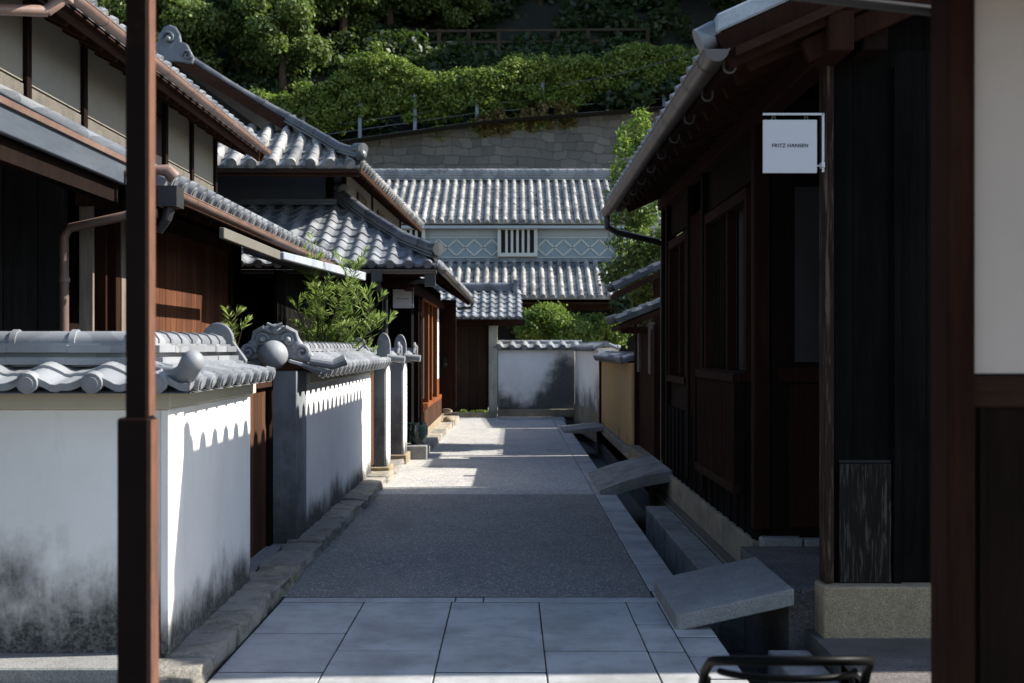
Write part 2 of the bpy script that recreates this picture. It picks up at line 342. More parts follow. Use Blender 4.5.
# ------------------------------------------------------------------ roof tiling
def tile_surface(mb, e0, e1, t0, t1, period=.26, amp=.07, course=.25, kind='hon', th=.05, discs=True, step=.022, jit=.004, disc_r=None):
    e0, e1, t0, t1 = map(Vector, (e0, e1, t0, t1))
    U = (e1-e0); W = U.length; U = U/W
    n = U.cross(t0-e0 if (t0-e0).cross(U).length > 1e-3 else t1-e0).normalized()
    if n.z < 0: n = -n
    Vd = n.cross(U)
    if Vd.z < 0: Vd = -Vd
    a, H = (t0-e0).dot(U), (t0-e0).dot(Vd); bq = (t1-e0).dot(U)
    lo, hi = min(0, a), max(W, bq)
    N = max(1, round(W/period)); p = W/N
    k0 = math.floor(lo/p); k1 = math.ceil(hi/p)
    if kind == 'hon':
        ts = [-.5,-.38,-.27,-.255,-.2,-.1,0,.1,.2,.255,.27,.38]
        def hp(t): return amp*math.sqrt(max(0, 1-(t/.27)**2)) if abs(t) < .27 else -.012-.02*(math.cos((abs(t)-.27)/.46*math.pi)*1.0) + .0
    else:
        ts = [-.5+i/12 for i in range(12)]
        def hp(t):
            c = .5+.5*math.cos(2*math.pi*t); return amp*(c**1.6) - (.006 if t > .25 else 0)
    cols = [((k+.5+tt)*p, tt, k) for k in range(k0, k1) for tt in ts] + [((k1)*p, -.5, k1)]
    Mc = max(1, round(H/course)); rows = []
    for i in range(Mc):
        rows.append((i*H/Mc, 1.0, i)); rows.append(((i+1)*H/Mc - .002, 0.0, i))
    jt = {}
    vs = []; nc = len(cols)
    for v, f, i in rows:
        L = a*v/H; R = W+(bq-W)*v/H
        for u, tt, k in cols:
            j = jt.setdefault((k, i), random.uniform(-jit, jit))
            uu = min(max(u, L), R); roll = abs(tt) < .268
            h = hp(tt) + step*(.3 if (roll and kind == 'hon') else 1)*f + (j*(.25 if (roll and kind == 'hon') else 1) if tt > -.5 else 0)
            vs.append(e0+U*uu+Vd*v+n*h)
    base = len(mb.v); fs = []
    def okf(q): return len(set(q)) > 2
    for r in range(len(rows)-1):
        v, v2 = rows[r][0], rows[r+1][0]
        L = min(a*v/H, a*v2/H); R = max(W+(bq-W)*v/H, W+(bq-W)*v2/H)
        for c in range(nc-1):
            if cols[c+1][0] < L-1e-6 or cols[c][0] > R+1e-6: continue
            fs.append((r*nc+c, r*nc+c+1, (r+1)*nc+c+1, (r+1)*nc+c))
    mb.add(vs, fs)
    # eave drop and side drops
    sk = []; 
    for u, tt, k in cols:
        uu = min(max(u, 0), W); j = jt.get((k, 0), 0) if tt > -.5 else 0
        top = e0+U*uu+n*(hp(tt)+step+j); 
        low = -th if kind == 'hon' else hp(tt)+step-th
        sk += [top, e0+U*uu+n*(low+ (0 if kind=='hon' else j))]
    mb.add(sk, [(2*i, 2*i+1, 2*i+3, 2*i+2) for i in range(nc-1) if cols[i+1][0] > -1e-6 and cols[i][0] < W+1e-6])
    mb.add([e0-n*th, e1-n*th, t1-n*th, t0-n*th, e0+n*.02, e1+n*.02, t1+n*.02, t0+n*.02], [(0,1,2,3), (0,3,7,4), (1,5,6,2)])
    if discs:
        rr = disc_r or .27*p*1.02
        for k in range(0, N):
            c = e0+U*((k+.5)*p)+n*(amp*.35 if kind == 'hon' else amp*.45)
            mb.tube([c-Vd*.022, c+Vd*.03], rr if kind == 'hon' else rr*.9, 14)
            mb.tube([c-Vd*.03, c-Vd*.02], rr*.6, 12)
    return n, Vd
def ridge(mb, pts, wd=.2, layers=3, lh=.035, cap=.07, ring=.3, base=0.0, seg=10):
    """stacked flat tiles with a round cap along a polyline"""
    pts = [Vector(p) for p in pts]
    for i in range(len(pts)-1):
        p0, p1 = pts[i], pts[i+1]; d = (p1-p0); L = d.length; d = d/L
        r = d.cross(Vector((0,0,1))).normalized(); u = r.cross(d).normalized()
        for k in range(layers):
            ww = wd*(1-.1*k); o = u*(base+lh*(k+.5))
            a0 = 0; nseg = max(1, round(L/.3))
            for q in range(nseg):
                g = .0006; jj = random.uniform(-.001, .001)
                mb.beam(p0+o+d*(L*q/nseg+g)+u*jj, p0+o+d*(L*(q+1)/nseg-g)+u*jj, ww+random.uniform(-.004,.004), lh*.6)
        if layers: mb.beam(p0+u*(base+lh*layers/2), p1+u*(base+lh*layers/2), wd*.62, lh*layers*.98)
        o = u*(base+lh*layers)
        mb.tube([p0+o, p1+o], cap, seg)
        nr = max(1, round(L/ring))
        for q in range(nr+ (1 if i == len(pts)-2 else 0)):
            c = p0+o+d*(L*q/nr); mb.tube([c-d*.016, c+d*.016], cap*1.16, seg)
def rafters(mb, e0, e1, t0, t1, n, wd=.05, ht=.06, drop=.08, inset=.03):
    e0, e1, t0, t1 = map(Vector, (e0, e1, t0, t1))
    for i in range(n):
        f = (i+.5)/n; a = e0.lerp(e1, f); b = t0.lerp(t1, f); a = a.lerp(b, inset)
        mb.beam(a-Vector((0,0,drop)), b-Vector((0,0,drop)), wd, ht)
def slab(mb, e0, e1, t0, t1, top, th):
    q = [Vector(p) for p in (e0, e1, t1, t0)]
    mb.hexa([p-Vector((0,0,top+th)) for p in q] + [p-Vector((0,0,top)) for p in q])
def gutter(mb, p0, p1, r=.06, bands=.5, seg=12):
    p0, p1 = Vector(p0), Vector(p1); d = (p1-p0); L = d.length; d = d/L; s = d.cross(Vector((0,0,1))).normalized(); up = Vector((0,0,1))
    for R, flip in ((r, 0), (r*.88, 1)):
        vs = []
        for q in (p0, p1):
            for k in range(seg+1):
                t = math.pi*k/seg; vs.append(q+s*math.cos(t)*R-up*math.sin(t)*R)
        mb.add(vs, [(k, k+1, seg+2+k, seg+1+k) for k in range(seg)])
    for q in (p0, p1):
        mb.add([q+s*math.cos(math.pi*k/seg)*r-up*math.sin(math.pi*k/seg)*r for k in range(seg+1)], [tuple(range(seg+1))])
    nb = int(L/bands)
    for i in range(nb+1):
        c = p0+d*(L*(i+.5)/(nb+1)); a = [c+s*math.cos(math.pi*k/seg)*r*1.08-up*math.sin(math.pi*k/seg)*r*1.08 for k in range(seg+1)]
        vs = [x-d*.012 for x in a]+[x+d*.012 for x in a]; mb.add(vs, [(k, k+1, seg+2+k, seg+1+k) for k in range(seg)])
    for e in (1, -1): mb.tube([p0+s*e*r, p1+s*e*r], r*.1, 6)

# ------------------------------------------------------------------ ground, road, paving, kerb, gutter
g = MB()
prof = [(-300,-.02),(1.14,-.02),(1.14,-.5),(1.70,-.5),(1.70,-.03),(300,-.03)]
ys = [-100, 400]
g.add([(x, y, z) for y in ys for x, z in prof], [(i, i+1, len(prof)+i+1, len(prof)+i) for i in range(len(prof)-1)])
tag(g.build('ground', M['ground']), kind='structure')
r = MB(); r.add([(-1.62,7.71,0),(.90,7.71,0),(.90,13.1,0),(-1.62,13.1,0)], [(0,1,2,3)])
nx, ny = 26, 190; vs = []
tag(r.build('road', M['asphalt'], origin=(0,7.7,0)), kind='structure')
r = MB(); r.add([(-1.62,13.1,.002),(.90,13.1,.002),(.90,26.6,.002),(-1.62,26.6,.002)], [(0,1,2,3)]); tag(r.build('road', M['asphalt_pale'], origin=(0,13.1,0)), kind='structure')  # far stretch of road in a paler asphalt
pv = MB()
def paver(x0, x1, y0, y1, z=0.0, th=.05, g=.0035, gy=.012):
    dz = random.uniform(-.002, .002); pv.box(x0+g, x1-g, y0+gy, y1-gy, z-th+dz, z+dz+.002)
colsx = [-1.46,-.93,-.38,.17,.716]
y = 7.70
paver(-1.46,-.36,7.56,7.70); paver(-.36,-.18,7.56,7.70); paver(-.18,.93,7.56,7.70)
for i in range(4):
    y = 7.56; k = 0
    first = [.83,1.22,.83,1.22][i]
    while y > .6:
        L = first if k == 0 else .81
        paver(colsx[i], colsx[i+1], y-L, y); y -= L; k += 1
y = 7.56; k = 0
while y > .6: L = [.62,.62][k%2]; paver(.716,.915,y-L,y); y -= L; k += 1
y = 7.9; k = 0
while y > .6: L = .42; paver(.915,1.14,y-L,y); y -= L; k += 1
y = 7.9
while y < 26.5: L = random.uniform(.7,1.1); paver(.905,1.14,y,min(y+L,26.6)); y += L
for i in range(5):
    for j in range(3): paver(-1.3+i*.5,-1.3+(i+1)*.5, 26.6+j*.5, 26.6+(j+1)*.5)
tag(pv.build('pavement', M['paver'], bevel=.004), kind='structure')
pv = MB(); pv.add([(-1.47,.5,-.003),(1.13,.5,-.003),(1.13,7.9,-.003),(-1.47,7.9,-.003),(.9,7.9,-.003),(1.13,26.6,-.003),(.9,26.6,-.003)], [(0,1,2,3),(4,2,5,6)])
tag(pv.build('pavement', M['soil']), kind='structure')
# left rough kerb
kb = MB()
def stone(x0, x1, y0, y1, z0, z1, j=.022):
    n = 4; m = 2
    xs = np.linspace(x0, x1, m+1); yy = np.linspace(y0, y1, n+1)
    vs = []; ids = {}
    for i in range(m+1):
        for k in range(n+1):
            for l, z in enumerate((z0, (z0+z1)/2, z1)):
                ids[(i,k,l)] = len(vs)
                vs.append((xs[i]+random.uniform(-j,j), yy[k]+random.uniform(-j,j)*.5, z+(random.uniform(-j,j)*.6 if l else 0)))
    fs = []
    for i in range(m):
        for k in range(n): fs.append((ids[i,k,2],ids[i+1,k,2],ids[i+1,k+1,2],ids[i,k+1,2]))
    for k in range(n):
        for l in range(2):
            fs.append((ids[m,k,l],ids[m,k+1,l],ids[m,k+1,l+1],ids[m,k,l+1])); fs.append((ids[0,k,l],ids[0,k,l+1],ids[0,k+1,l+1],ids[0,k+1,l]))
    for i in range(m):
        for l in range(2):
            fs.append((ids[i,0,l],ids[i+1,0,l],ids[i+1,0,l+1],ids[i,0,l+1])); fs.append((ids[i,n,l],ids[i,n,l+1],ids[i+1,n,l+1],ids[i+1,n,l]))
    kb.add(vs, fs)
y = 5.55
while y < 14.6:
    L = random.uniform(.28,.62); zt = .09+random.uniform(-.010,.010)
    stone(-1.76, -1.47+random.uniform(-.02,.015), y+.004, y+L-.004, -.02, zt); y += L
y = 14.6
while y < 17.2:
    L = .5; stone(-1.8, -1.48, y+.003, y+L-.003, -.02, .07); y += L
y = 17.2
while y < 26.5:
    L = random.uniform(.6,1.1); stone(-1.55, -1.27+(y-17)*.012, y+.003, y+L-.003, -.02, .10, .01); y += L
o = kb.build('kerb', M['kerbstone'], bevel=.012, bseg=2); tag(o, kind='structure')
# low stones under the camera-facing wall
B('kerb', M['granite'], None, (-6,-1.80,5.60,5.90,.0,.105), (-6,-1.9,5.50,5.58,-.02,.04), bevel=.008)['kind'] = 'structure'
# inner channel kerb + channel wall
ch = MB()
for a, b_ in ((8.3,9.6),(9.61,11.2),(11.21,12.85),(5.2,6.72)): ch.box(1.43, 1.66, a, b_, -.5, -.09)
for a in np.arange(5.0, 26.5, 1.2): ch.box(1.09, 1.145, a, a+1.194, -.5, -.028)
tag(ch.build('gutter_channel', M['conc'], bevel=.012, bseg=2), kind='structure')
tag(B('pavement', M['platform'], None, (1.605,2.6,6.96,8.44,-.5,.205), (-9,-2,5.0,28,-.02,-.015), (1.70,9,-1,6.2,-.3,-.004), (-9,9,-1,.6,-.3,-.01), bevel=.004), kind='structure')
tag(B('path', M['found'], None, (-9,9,28.0,33,-.02,.0), (1.7,8,14.8,30,-.2,.02)), kind='structure')

# ------------------------------------------------------------------ slab bridges over the channel
def bridge(x0, x1, y0, y1, z0, z1, th, label, n=1, arch=0.0):
    m = MB(); t = []
    for i in range(n+1):
        f = i/n; x = x0+(x1-x0)*f; z = z0+(z1-z0)*f+arch*math.sin(math.pi*f)
        t.append((x, z))
    for i in range(n):
        (xa, za), (xb, zb) = t[i], t[i+1]
        m.hexa([(xa,y0,za-th),(xb,y0,zb-th),(xb,y1,zb-th),(xa,y1,za-th),(xa,y0,za),(xb,y0,zb),(xb,y1,zb),(xa,y1,za)])
    return tag(m.build('stone_slab', M['granite'] if n == 1 else M['conc'], origin=(x0, y0, 0), bevel=.008 if n == 1 else 0, bseg=2), label, 'stone slab', 'stone slabs bridging the street channel')
bridge(.93, 1.60, 6.80, 7.86, .085, .235, .095, 'wide sloping granite slab bridging the gutter up to the dark entrance')
bridge(.96, 1.75, 13.1, 15.0, .045, .26, .12, 'arched stone slab over the gutter at the far corner of the dark right house', 8, .03)
bridge(.98, 1.72, 22.6, 24.0, .04, .12, .08, 'small flat stone slab over the gutter beside the ochre wall far end')

# ------------------------------------------------------------------ garden walls (left)
def onigawara(parent, c, s=1.0, facing=(0,-1,0), mat=None, name='ridge_end_tile', fancy=False):
    """arched end plate with shoulder scrolls; c = bottom centre, facing = outward"""
    f = Vector(facing); r = f.cross(Vector((0,0,1))).normalized(); c = Vector(c); m = MB(); poly = []
    for k in range(21):
        t = math.pi*k/20; poly.append(c + r*math.cos(t)*.105*s + Vector((0,0,1))*(.10*s+math.sin(t)*.125*s))
    poly += [c-r*.19*s+Vector((0,0,-.02*s)), c-r*.17*s-Vector((0,0,.06*s)), c-r*.1*s-Vector((0,0,.02*s)), c+r*.1*s-Vector((0,0,.02*s)), c+r*.17*s-Vector((0,0,.06*s)), c+r*.19*s+Vector((0,0,-.02*s))]
    m.prism(poly, -f*.045*s)
    o = m.build(name, mat or M['tile_wall'], parent, bevel=.008*s, bseg=2)
    d = MB(); 
    d.tube([c+f*.0+Vector((0,0,.105*s)), c+f*.03*s+Vector((0,0,.105*s))], .062*s, 18)
    d.tube([c+f*.02*s+Vector((0,0,.105*s)), c+f*.05*s+Vector((0,0,.105*s))], .03*s, 12)
    d.build('round_boss', mat or M['tile_wall'], o, bevel=.004*s)
    return o
def swirl(m, c, r, f, turns=1.4, th=.014, sgn=1):
    f = Vector(f); a = f.cross(Vector((0,0,1))).normalized(); pts = []; rs = []
    for k in range(22):
        q = k/21; t = q*turns*2*math.pi; rad = r*(1-.82*q)
        pts.append(Vector(c)+a*math.cos(t)*rad*sgn+Vector((0,0,1))*math.sin(t)*rad+f*.012*q); rs.append(th*(1-.35*q))
    m.tube(pts, rs, 8)
def wall_cap(parent, p0, p1, hw, ze, zr, period, kind='san', amp=.035, mat=None, ends=(0,0), layers=2, cap=.055, ring=.24, near_ext=(0,0), left=True, right=True, lh=.034):
    """two little tiled slopes along p0-p1 (xy), half width hw, eave z ze, ridge base z zr"""
    p0 = Vector((p0[0], p0[1], 0)); p1 = Vector((p1[0], p1[1], 0)); d = (p1-p0).normalized(); s = d.cross(Vector((0,0,1))).normalized()
    m = MB()
    for e in ((1,) if not left else (-1,) if not right else (1,-1)):
        a0 = p0+s*hw*e+Vector((0,0,ze))-d*near_ext[0]; a1 = p1+s*hw*e+Vector((0,0,ze))+d*near_ext[1]
        b0 = p0+Vector((0,0,zr))+s*e*.03+d*ends[0]-d*near_ext[0]; b1 = p1+Vector((0,0,zr))+s*e*.03-d*ends[1]+d*near_ext[1]
        tile_surface(m, a0, a1, b0, b1, period, amp, .22, kind, .032, True, .014, .003)
    o = m.build('tile_cap', mat or M['tile_wall'], parent, smooth=True)
    rg = MB(); ridge(rg, [p0+Vector((0,0,zr-.03))+d*(ends[0]*.6), p1+Vector((0,0,zr-.03))-d*(ends[1]*.6)], .20, layers, lh, cap, ring)
    rg.build('ridge', mat or M['tile_wall'], o, smooth=True)
    return o
# --- near L shaped wall
t = thing('garden_wall', (-1.9,5.9,0), 'near white plaster garden wall with tiled cap turning the corner behind the rusty post', 'wall', 'white garden walls along the left kerb')
B('plaster_wall', M['white'], t, (-7,-1.70,5.88,6.28,.08,1.30), bevel=.006); B('street_face', M['white_b'], t, (-2.1,-1.697,5.883,7.78,.085,1.298), bevel=.006)
B('frieze', M['frieze'], t, (-7,-1.665,5.845,6.31,1.302,1.40), (-2.13,-1.663,5.847,7.80,1.304,1.398), bevel=.006)
B('corner_pilaster', M['white_b'], t, (-1.72,-1.675,5.865,6.13,.10,1.30), bevel=.006)
c1 = MB()
tile_surface(c1, (-7,5.66,1.42), (-1.52,5.66,1.42), (-7,6.05,1.51), (-1.88,6.05,1.51), .30, .042, .24, 'san', .036, True, .014, .003, .056)
tile_surface(c1, (-1.52,5.66,1.42), (-1.54,7.72,1.42), (-1.88,6.05,1.51), (-1.88,7.72,1.51), .232, .042, .24, 'san', .036, True, .014, .003, .048)
tile_surface(c1, (-2.3,8.0,1.43), (-2.3,6.4,1.43), (-1.94,8.0,1.51), (-1.94,6.1,1.51), .25, .04, .24, 'san', .036, False)
tile_surface(c1, (-2.3,6.45,1.43), (-7,6.45,1.43), (-1.94,6.1,1.51), (-7,6.1,1.51), .25, .04, .24, 'san', .036, False)
c1 = c1.build('tile_cap', M['tile_wall'], t, smooth=True)
rg = MB(); ridge(rg, [(-7,6.08,1.505), (-1.91,6.08,1.505)], .28, 2, .06, .060, .30); ridge(rg, [(-1.91,6.08,1.505), (-1.91,7.82,1.505)], .28, 2, .06, .060, .21)
rg.build('ridge', M['tile_wall'], c1, smooth=True)
hr = MB(); hr.tube([(-1.86,6.02,1.52),(-1.72,5.88,1.47),(-1.61,5.77,1.455),(-1.55,5.71,1.48),(-1.51,5.67,1.535)], [.045,.048,.05,.053,.055], 16)
hr.ball((-1.51,5.67,1.535), .056); hr.build('corner_roll', M['tile_wall'], c1, smooth=True)
onigawara(t, (-1.91,7.82,1.54), 1.0, (0,1,0))
# --- second wall
t = thing('garden_wall', (-1.9,9.5,0), 'long white garden wall with a scroll ornament and ball on its tiled near end', 'wall', 'white garden walls along the left kerb')
B('plaster_wall', M['white_b'], t, (-1.96,-1.70,9.52,14.45,.05,1.30), bevel=.006)
B('end_pillar', M['grey_pl'], t, (-2.02,-1.695,9.46,9.9,.02,1.42), bevel=.008)
B('frieze', M['frieze'], t, (-1.99,-1.665,9.90,14.47,1.302,1.40), bevel=.006)
cp = wall_cap(t, (-1.85,9.52), (-1.85,14.5), .34, 1.41, 1.56, .265, near_ext=(.03,.1))
# ornament
m = MB(); Y0 = 9.40; cx = -1.86
m.ball((cx+.0,Y0-.05,1.545), .115, seg=24, rings=16); m.build('round_end_tile', M['tile_wall'], t, smooth=True)
m = MB(); poly = []
out = [(-.27,-.0),(-.30,.06),(-.24,.12),(-.21,.17),(-.17,.22),(-.10,.275),(-.0,.295),(.10,.275),(.17,.22),(.20,.17),(.25,.11),(.31,.05),(.27,-.02),(.1,.02),(-.1,.02)]
m.prism([(cx+a*.92, Y0+.03, 1.50+b_*.98) for a, b_ in out], (0,.09,0))
m = m.build('scroll_plate', M['tile_wall'], t, bevel=.014, bseg=2)
s_ = MB()
for e in (-1, 1):
    swirl(s_, (cx+e*.105,Y0+.02,1.665), .052, (0,-1,0), 1.5, .019, e); swirl(s_, (cx+e*.215,Y0+.02,1.565), .06, (0,-1,0), 1.4, .021, e)
    s_.tube([(cx+e*.02,Y0+.02,1.72),(cx+e*.09,Y0+.01,1.755),(cx+e*.16,Y0+.02,1.72),(cx+e*.18,Y0+.02,1.65)], [.016,.024,.02,.012], 8)
    s_.ball((cx+e*.105,Y0+.0,1.665), .024)
s_.ball((cx,Y0+.02,1.745), .045, (1,.6,1)); s_.ball((cx-.17,Y0+.03,1.62), .05, (1,.6,1)); s_.ball((cx+.17,Y0+.03,1.62), .05, (1,.6,1)); s_.ball((cx-.26,Y0+.03,1.53), .045, (1,.6,1)); s_.ball((cx+.26,Y0+.03,1.53), .045, (1,.6,1)); s_.tube([(cx-.06,Y0+.01,1.79),(cx,Y0-.0,1.765),(cx+.06,Y0+.01,1.79)], .014, 8)
s_.build('scroll_relief', M['tile_wall'], m, smooth=True)
m = MB(); m.beam((-1.74,9.34,1.50), (-1.42,9.42,1.405), .07, .03); m.tube([(-1.58,9.36,1.50),(-1.40,9.38,1.47),(-1.30,9.40,1.51)], [.035,.04,.045], 12)
m.build('verge_tile', M['tile_wall'], t, bevel=.006)
onigawara(t, (-1.85,14.55,1.56), .75, (0,1,0)); onigawara(t, (-1.85,9.60,1.55), .6, (0,-1,0))

# --- wooden gate 1 between walls
t = thing('wooden_gate', (-1.92,8.6,0), 'dark brown board gate recessed between the two white walls', 'gate')
B('post', M['redwood'], t, (-1.97,-1.80,7.80,7.98,.0,1.42), bevel=.006)
B('post', M['dark'], t, (-2.0,-1.88,9.32,9.45,.0,1.40), bevel=.006)
B('door_leaf', M['brown'], t, (-1.95,-1.91,7.98,9.32,.06,1.30), bevel=.003)
B('lintel', M['dark_y'], t, (-1.98,-1.86,7.98,9.32,1.30,1.40), bevel=.004)
B('threshold', M['granite'], t, (-2.0,-1.78,7.8,9.45,.0,.06), bevel=.006)
# --- gate pillars further on
def pillar(x0, x1, y0, y1, label, h=1.42):
    t = thing('gate_pillar', ((x0+x1)/2, (y0+y1)/2, 0), label, 'gate pillar', 'plastered gate pillars with tile caps on the left')
    B('shaft', M['grey_pl'], t, (x0,x1-.012,y0,y1,.12,h), bevel=.006)
    B('white_face', M['white_b'], t, (x1-.010,x1+.004,y0+.01,y1-.01,.12,h))
    B('base_stone', M['tan_granite'], t, (x0-.05,x1+.05,y0-.05,y1+.05,-.02,.13), bevel=.012)
    cx, cy = (x0+x1)/2, (y0+y1)/2
    cp = wall_cap(t, (x0-.12,cy), (x1+.16,cy), .30, h+.02, h+.13, .2, amp=.03, layers=1, cap=.05, ring=.2)
    e = onigawara(t, (x1+.15,cy,h+.12), .62, (1,0,0)); m = MB()
    m.tube([(x1+.02,cy-.30,h+.06),(x1+.24,cy-.32,h+.035)], .045, 14); m.build('end_roll', M['tile_wall'], t, smooth=True)
    m = MB(); pl = [Vector((cx+.04+math.cos(math.pi*k/12)*.085, cy-.2, h+.2+math.sin(math.pi*k/12)*.17)) for k in range(13)]
    pl += [Vector((cx-.045,cy-.2,h+.04)), Vector((cx+.125,cy-.2,h+.04))]
    m.prism(pl, (0,.04,0)); m.build('upright_end_tile', M['tile_wall'], t, bevel=.006)
    return t
pillar(-1.71,-1.56,14.85,15.35, 'nearer thin grey plaster gate pillar with white street face and tile cap')
pillar(-1.68,-1.50,16.55,17.1, 'farther grey gate pillar on a tan base stone beside the green pot')
t = thing('wooden_gate', (-1.85,15.9,0), 'low wooden gate between the thin grey gate pillars', 'gate')
B('door_leaf', M['brown'], t, (-1.86,-1.82,15.36,16.54,.06,1.35)); B('rail', M['dark_y'], t, (-1.88,-1.80,15.36,16.54,1.35,1.42))
# pot
t = thing('plant_pot', (-1.36,17.42,.10), 'round dark green glazed pot on a stone block beside the grey pillar', 'pot')
B('stone_block', M['granite'], t, (-1.56,-1.22,17.18,17.72,.0,.20), bevel=.012)
m = MB(); m.lathe([(0,.02),(.09,.02),(.125,.09),(.15,.18),(.15,.26),(.135,.31),(.145,.33),(.128,.33),(.12,.28),(.0,.26)], (-1.37,17.42,.18)); m.build('bowl', M['pot'], t, smooth=True)

# ------------------------------------------------------------------ left house 1
t = thing('townhouse', (-4,11,0), 'nearest left house with cream plaster panels under a copper gutter and a tiled lower eave', 'house')
XW = -3.7
B('core_wall', M['dark'], t, (-9,XW-.04,4.0,15.0,0,4.4))
pn = MB(); lp = MB(); posts = [7.0,8.0,9.12,10.33,11.7,12.76,13.8,14.9]
for a, b_ in zip(posts[:-1], posts[1:]):
    if abs(a-11.7) < .01: continue
    B('plaster_panel', M['panel'], t, (XW-.04,XW,a+.04,b_-.04,3.62,4.35)); B('lower_panel', M['panel_low'], t, (XW-.035,XW+.006,a+.04,b_-.04,3.40,3.60), bevel=.003)
win = B('window', M['black'], t, (XW-.04,XW-.01,11.74,12.72,3.42,4.3))
B('frame', M['dark'], win, (XW-.01,XW+.012,12.2,12.24,3.42,4.3), (XW-.01,XW+.012,11.74,12.72,3.42,3.46), (XW-.01,XW+.012,11.74,12.72,4.0,4.03))
for yy in posts[1:]: B('post', M['dark'], t, (XW-.03,XW+.035,yy-.045,yy+.045,3.38,4.35), bevel=.004)
rf = MB(); e0, e1, t0, t1 = (-3.22,5.5,4.17), (-3.22,15.5,4.17), (-6.6,5.5,5.85), (-6.6,15.5,5.85)
tile_surface(rf, e0, e1, t0, t1, .25, .07, .26, 'hon', .05)
rfo = rf.build('upper_roof', M['tile'], t, smooth=True)
m = MB(); slab(m, (-3.25,5.5,4.17), (-3.25,15.48,4.17), (-6.6,5.5,5.85), (-6.6,15.48,5.85), .055, .05); rafters(m, (-3.28,5.5,4.17), (-3.28,15.45,4.17), (-6.6,5.5,5.83), (-6.6,15.45,5.83), 26, .06, .07, .14)
m.beam((-3.27,5.5,4.06), (-3.27,15.5,4.06), .03, .10)
m.build('soffit', M['dark_y'], rfo)
m = MB(); m.beam((-3.2,15.5,4.08),(-6.6,15.5,5.76), .04, .16); m.build('bargeboard', M['dark_x'], rfo)
m = MB(); gutter(m, (-3.15,5.5,4.13), (-3.15,15.45,4.13), .055, .9); m.build('gutter', M['copper'], rfo, smooth=True)
m = MB(); m.tube([(-3.15,8.35,4.08),(-3.15,8.33,4.0),(-3.22,8.3,3.93)], [.06,.045,.04], 12); m.tube([(-3.22,8.3,3.93),(-3.68,7.9,3.84)], .04, 12); m.box(-3.23,-3.08,8.27,8.43,4.02,4.12)
m.build('downpipe', M['copper'], t, smooth=True)
# lower tiled eave beyond Y 8
rf = MB(); tile_surface(rf, (-2.38,8.25,2.74), (-2.38,15.6,2.74), (-3.68,8.25,3.42), (-3.68,15.6,3.42), .25, .07, .26, 'hon', .05)
rfo = rf.build('lower_roof', M['tile'], t, smooth=True)
m = MB(); slab(m, (-2.42,8.25,2.74), (-2.42,15.58,2.74), (-3.68,8.25,3.42), (-3.68,15.58,3.42), .055, .05); rafters(m, (-2.45,8.25,2.74), (-2.45,15.55,2.74), (-3.68,8.25,3.40), (-3.68,15.55,3.40), 20, .05, .06, .135)
m.build('soffit', M['dark_y'], rfo)
m = MB(); gutter(m, (-2.33,8.3,2.68), (-2.33,15.5,2.68), .05, .9); m.build('gutter', M['copper'], rfo, smooth=True)
m = MB(); m.box(-2.40,-2.27,8.12,8.30,2.56,2.70); m.tube([(-2.33,8.2,2.60),(-2.36,8.2,2.48),(-2.42,8.22,2.40)], [.045,.035,.03], 12); m.build('downpipe', M['blackpipe'], rfo)
m = MB(); m.tube([(-2.40,8.08,2.80),(-2.33,8.10,2.80),(-2.28,8.12,2.75)], [.03,.045,.05], 12); m.tube([(-2.6,8.06,2.78),(-2.36,8.08,2.80)], .025, 10); m.build('elbow', M['copper'], rfo, smooth=True)
# near metal fascia awning
aw = B('awning', M['slate'], t, (-2.64,-2.60,4.2,8.1,2.70,2.86), bevel=.006)
m = MB(); m.hexa([(-2.64,4.2,2.84),(-2.58,4.2,2.84),(-2.58,8.1,2.84),(-2.64,8.1,2.84),(-2.64,4.2,2.87),(-2.57,4.2,2.87),(-2.57,8.1,2.87),(-2.64,8.1,2.87)]); m.build('edge_strip', M['copper'], aw)
m = MB(); m.hexa([(-3.7,4.2,3.30),(-2.62,4.2,2.70),(-2.62,8.1,2.70),(-3.7,8.1,3.30),(-3.7,4.2,3.44),(-2.62,4.2,2.86),(-2.62,8.1,2.86),(-3.7,8.1,3.44)]); m.build('deck', M['slate'], aw)
B('under_board', M['dark'], aw, (-2.75,-2.66,4.2,8.1,2.58,2.70), (-3.0,-2.86,4.2,8.1,2.70,2.80))
# ground floor walls
B('board_wall', M['brownboard'], t, (-3.04,-2.98,9.75,12.6,0,2.75))
B('board_wall', M['burnt_y'], t, (-3.44,-3.38,8.4,15.0,2.35,3.3), (-3.44,-3.38,13.9,15.0,0,2.35))
B('board_wall', M['burnt2'], t, (-6,-3.12,8.30,8.36,0,3.0), (-3.18,-3.12,8.36,8.42,0,3.0))
B('board_wall', M['dark'], t, (-3.44,-3.38,8.4,13.9,0,2.35))
for yy, mt in ((8.45,'greywood'),(8.72,'redwood'),(8.95,'redwood'),(9.08,'greywood'),(9.55,'redwood'),(12.6,'redwood')):
    B('post', M[mt], t, (-3.05,-2.95,yy,yy+(.03 if yy < 8.8 else .10),0,2.6), bevel=.004)
B('lintel', M['dark_y'], t, (-3.06,-2.97,8.4,12.7,2.6,2.74), bevel=.004)
m = MB(); m.tube([(-3.06,8.20,1.2),(-3.06,8.20,2.36),(-3.02,8.20,2.42),(-2.58,8.16,2.51),(-2.42,8.2,2.52)], .032, 10); m.tube([(-3.06,8.2,2.05),(-3.06,8.2,2.08)], .04, 10)
m.build('drainpipe', M['pipe'], t, smooth=True)
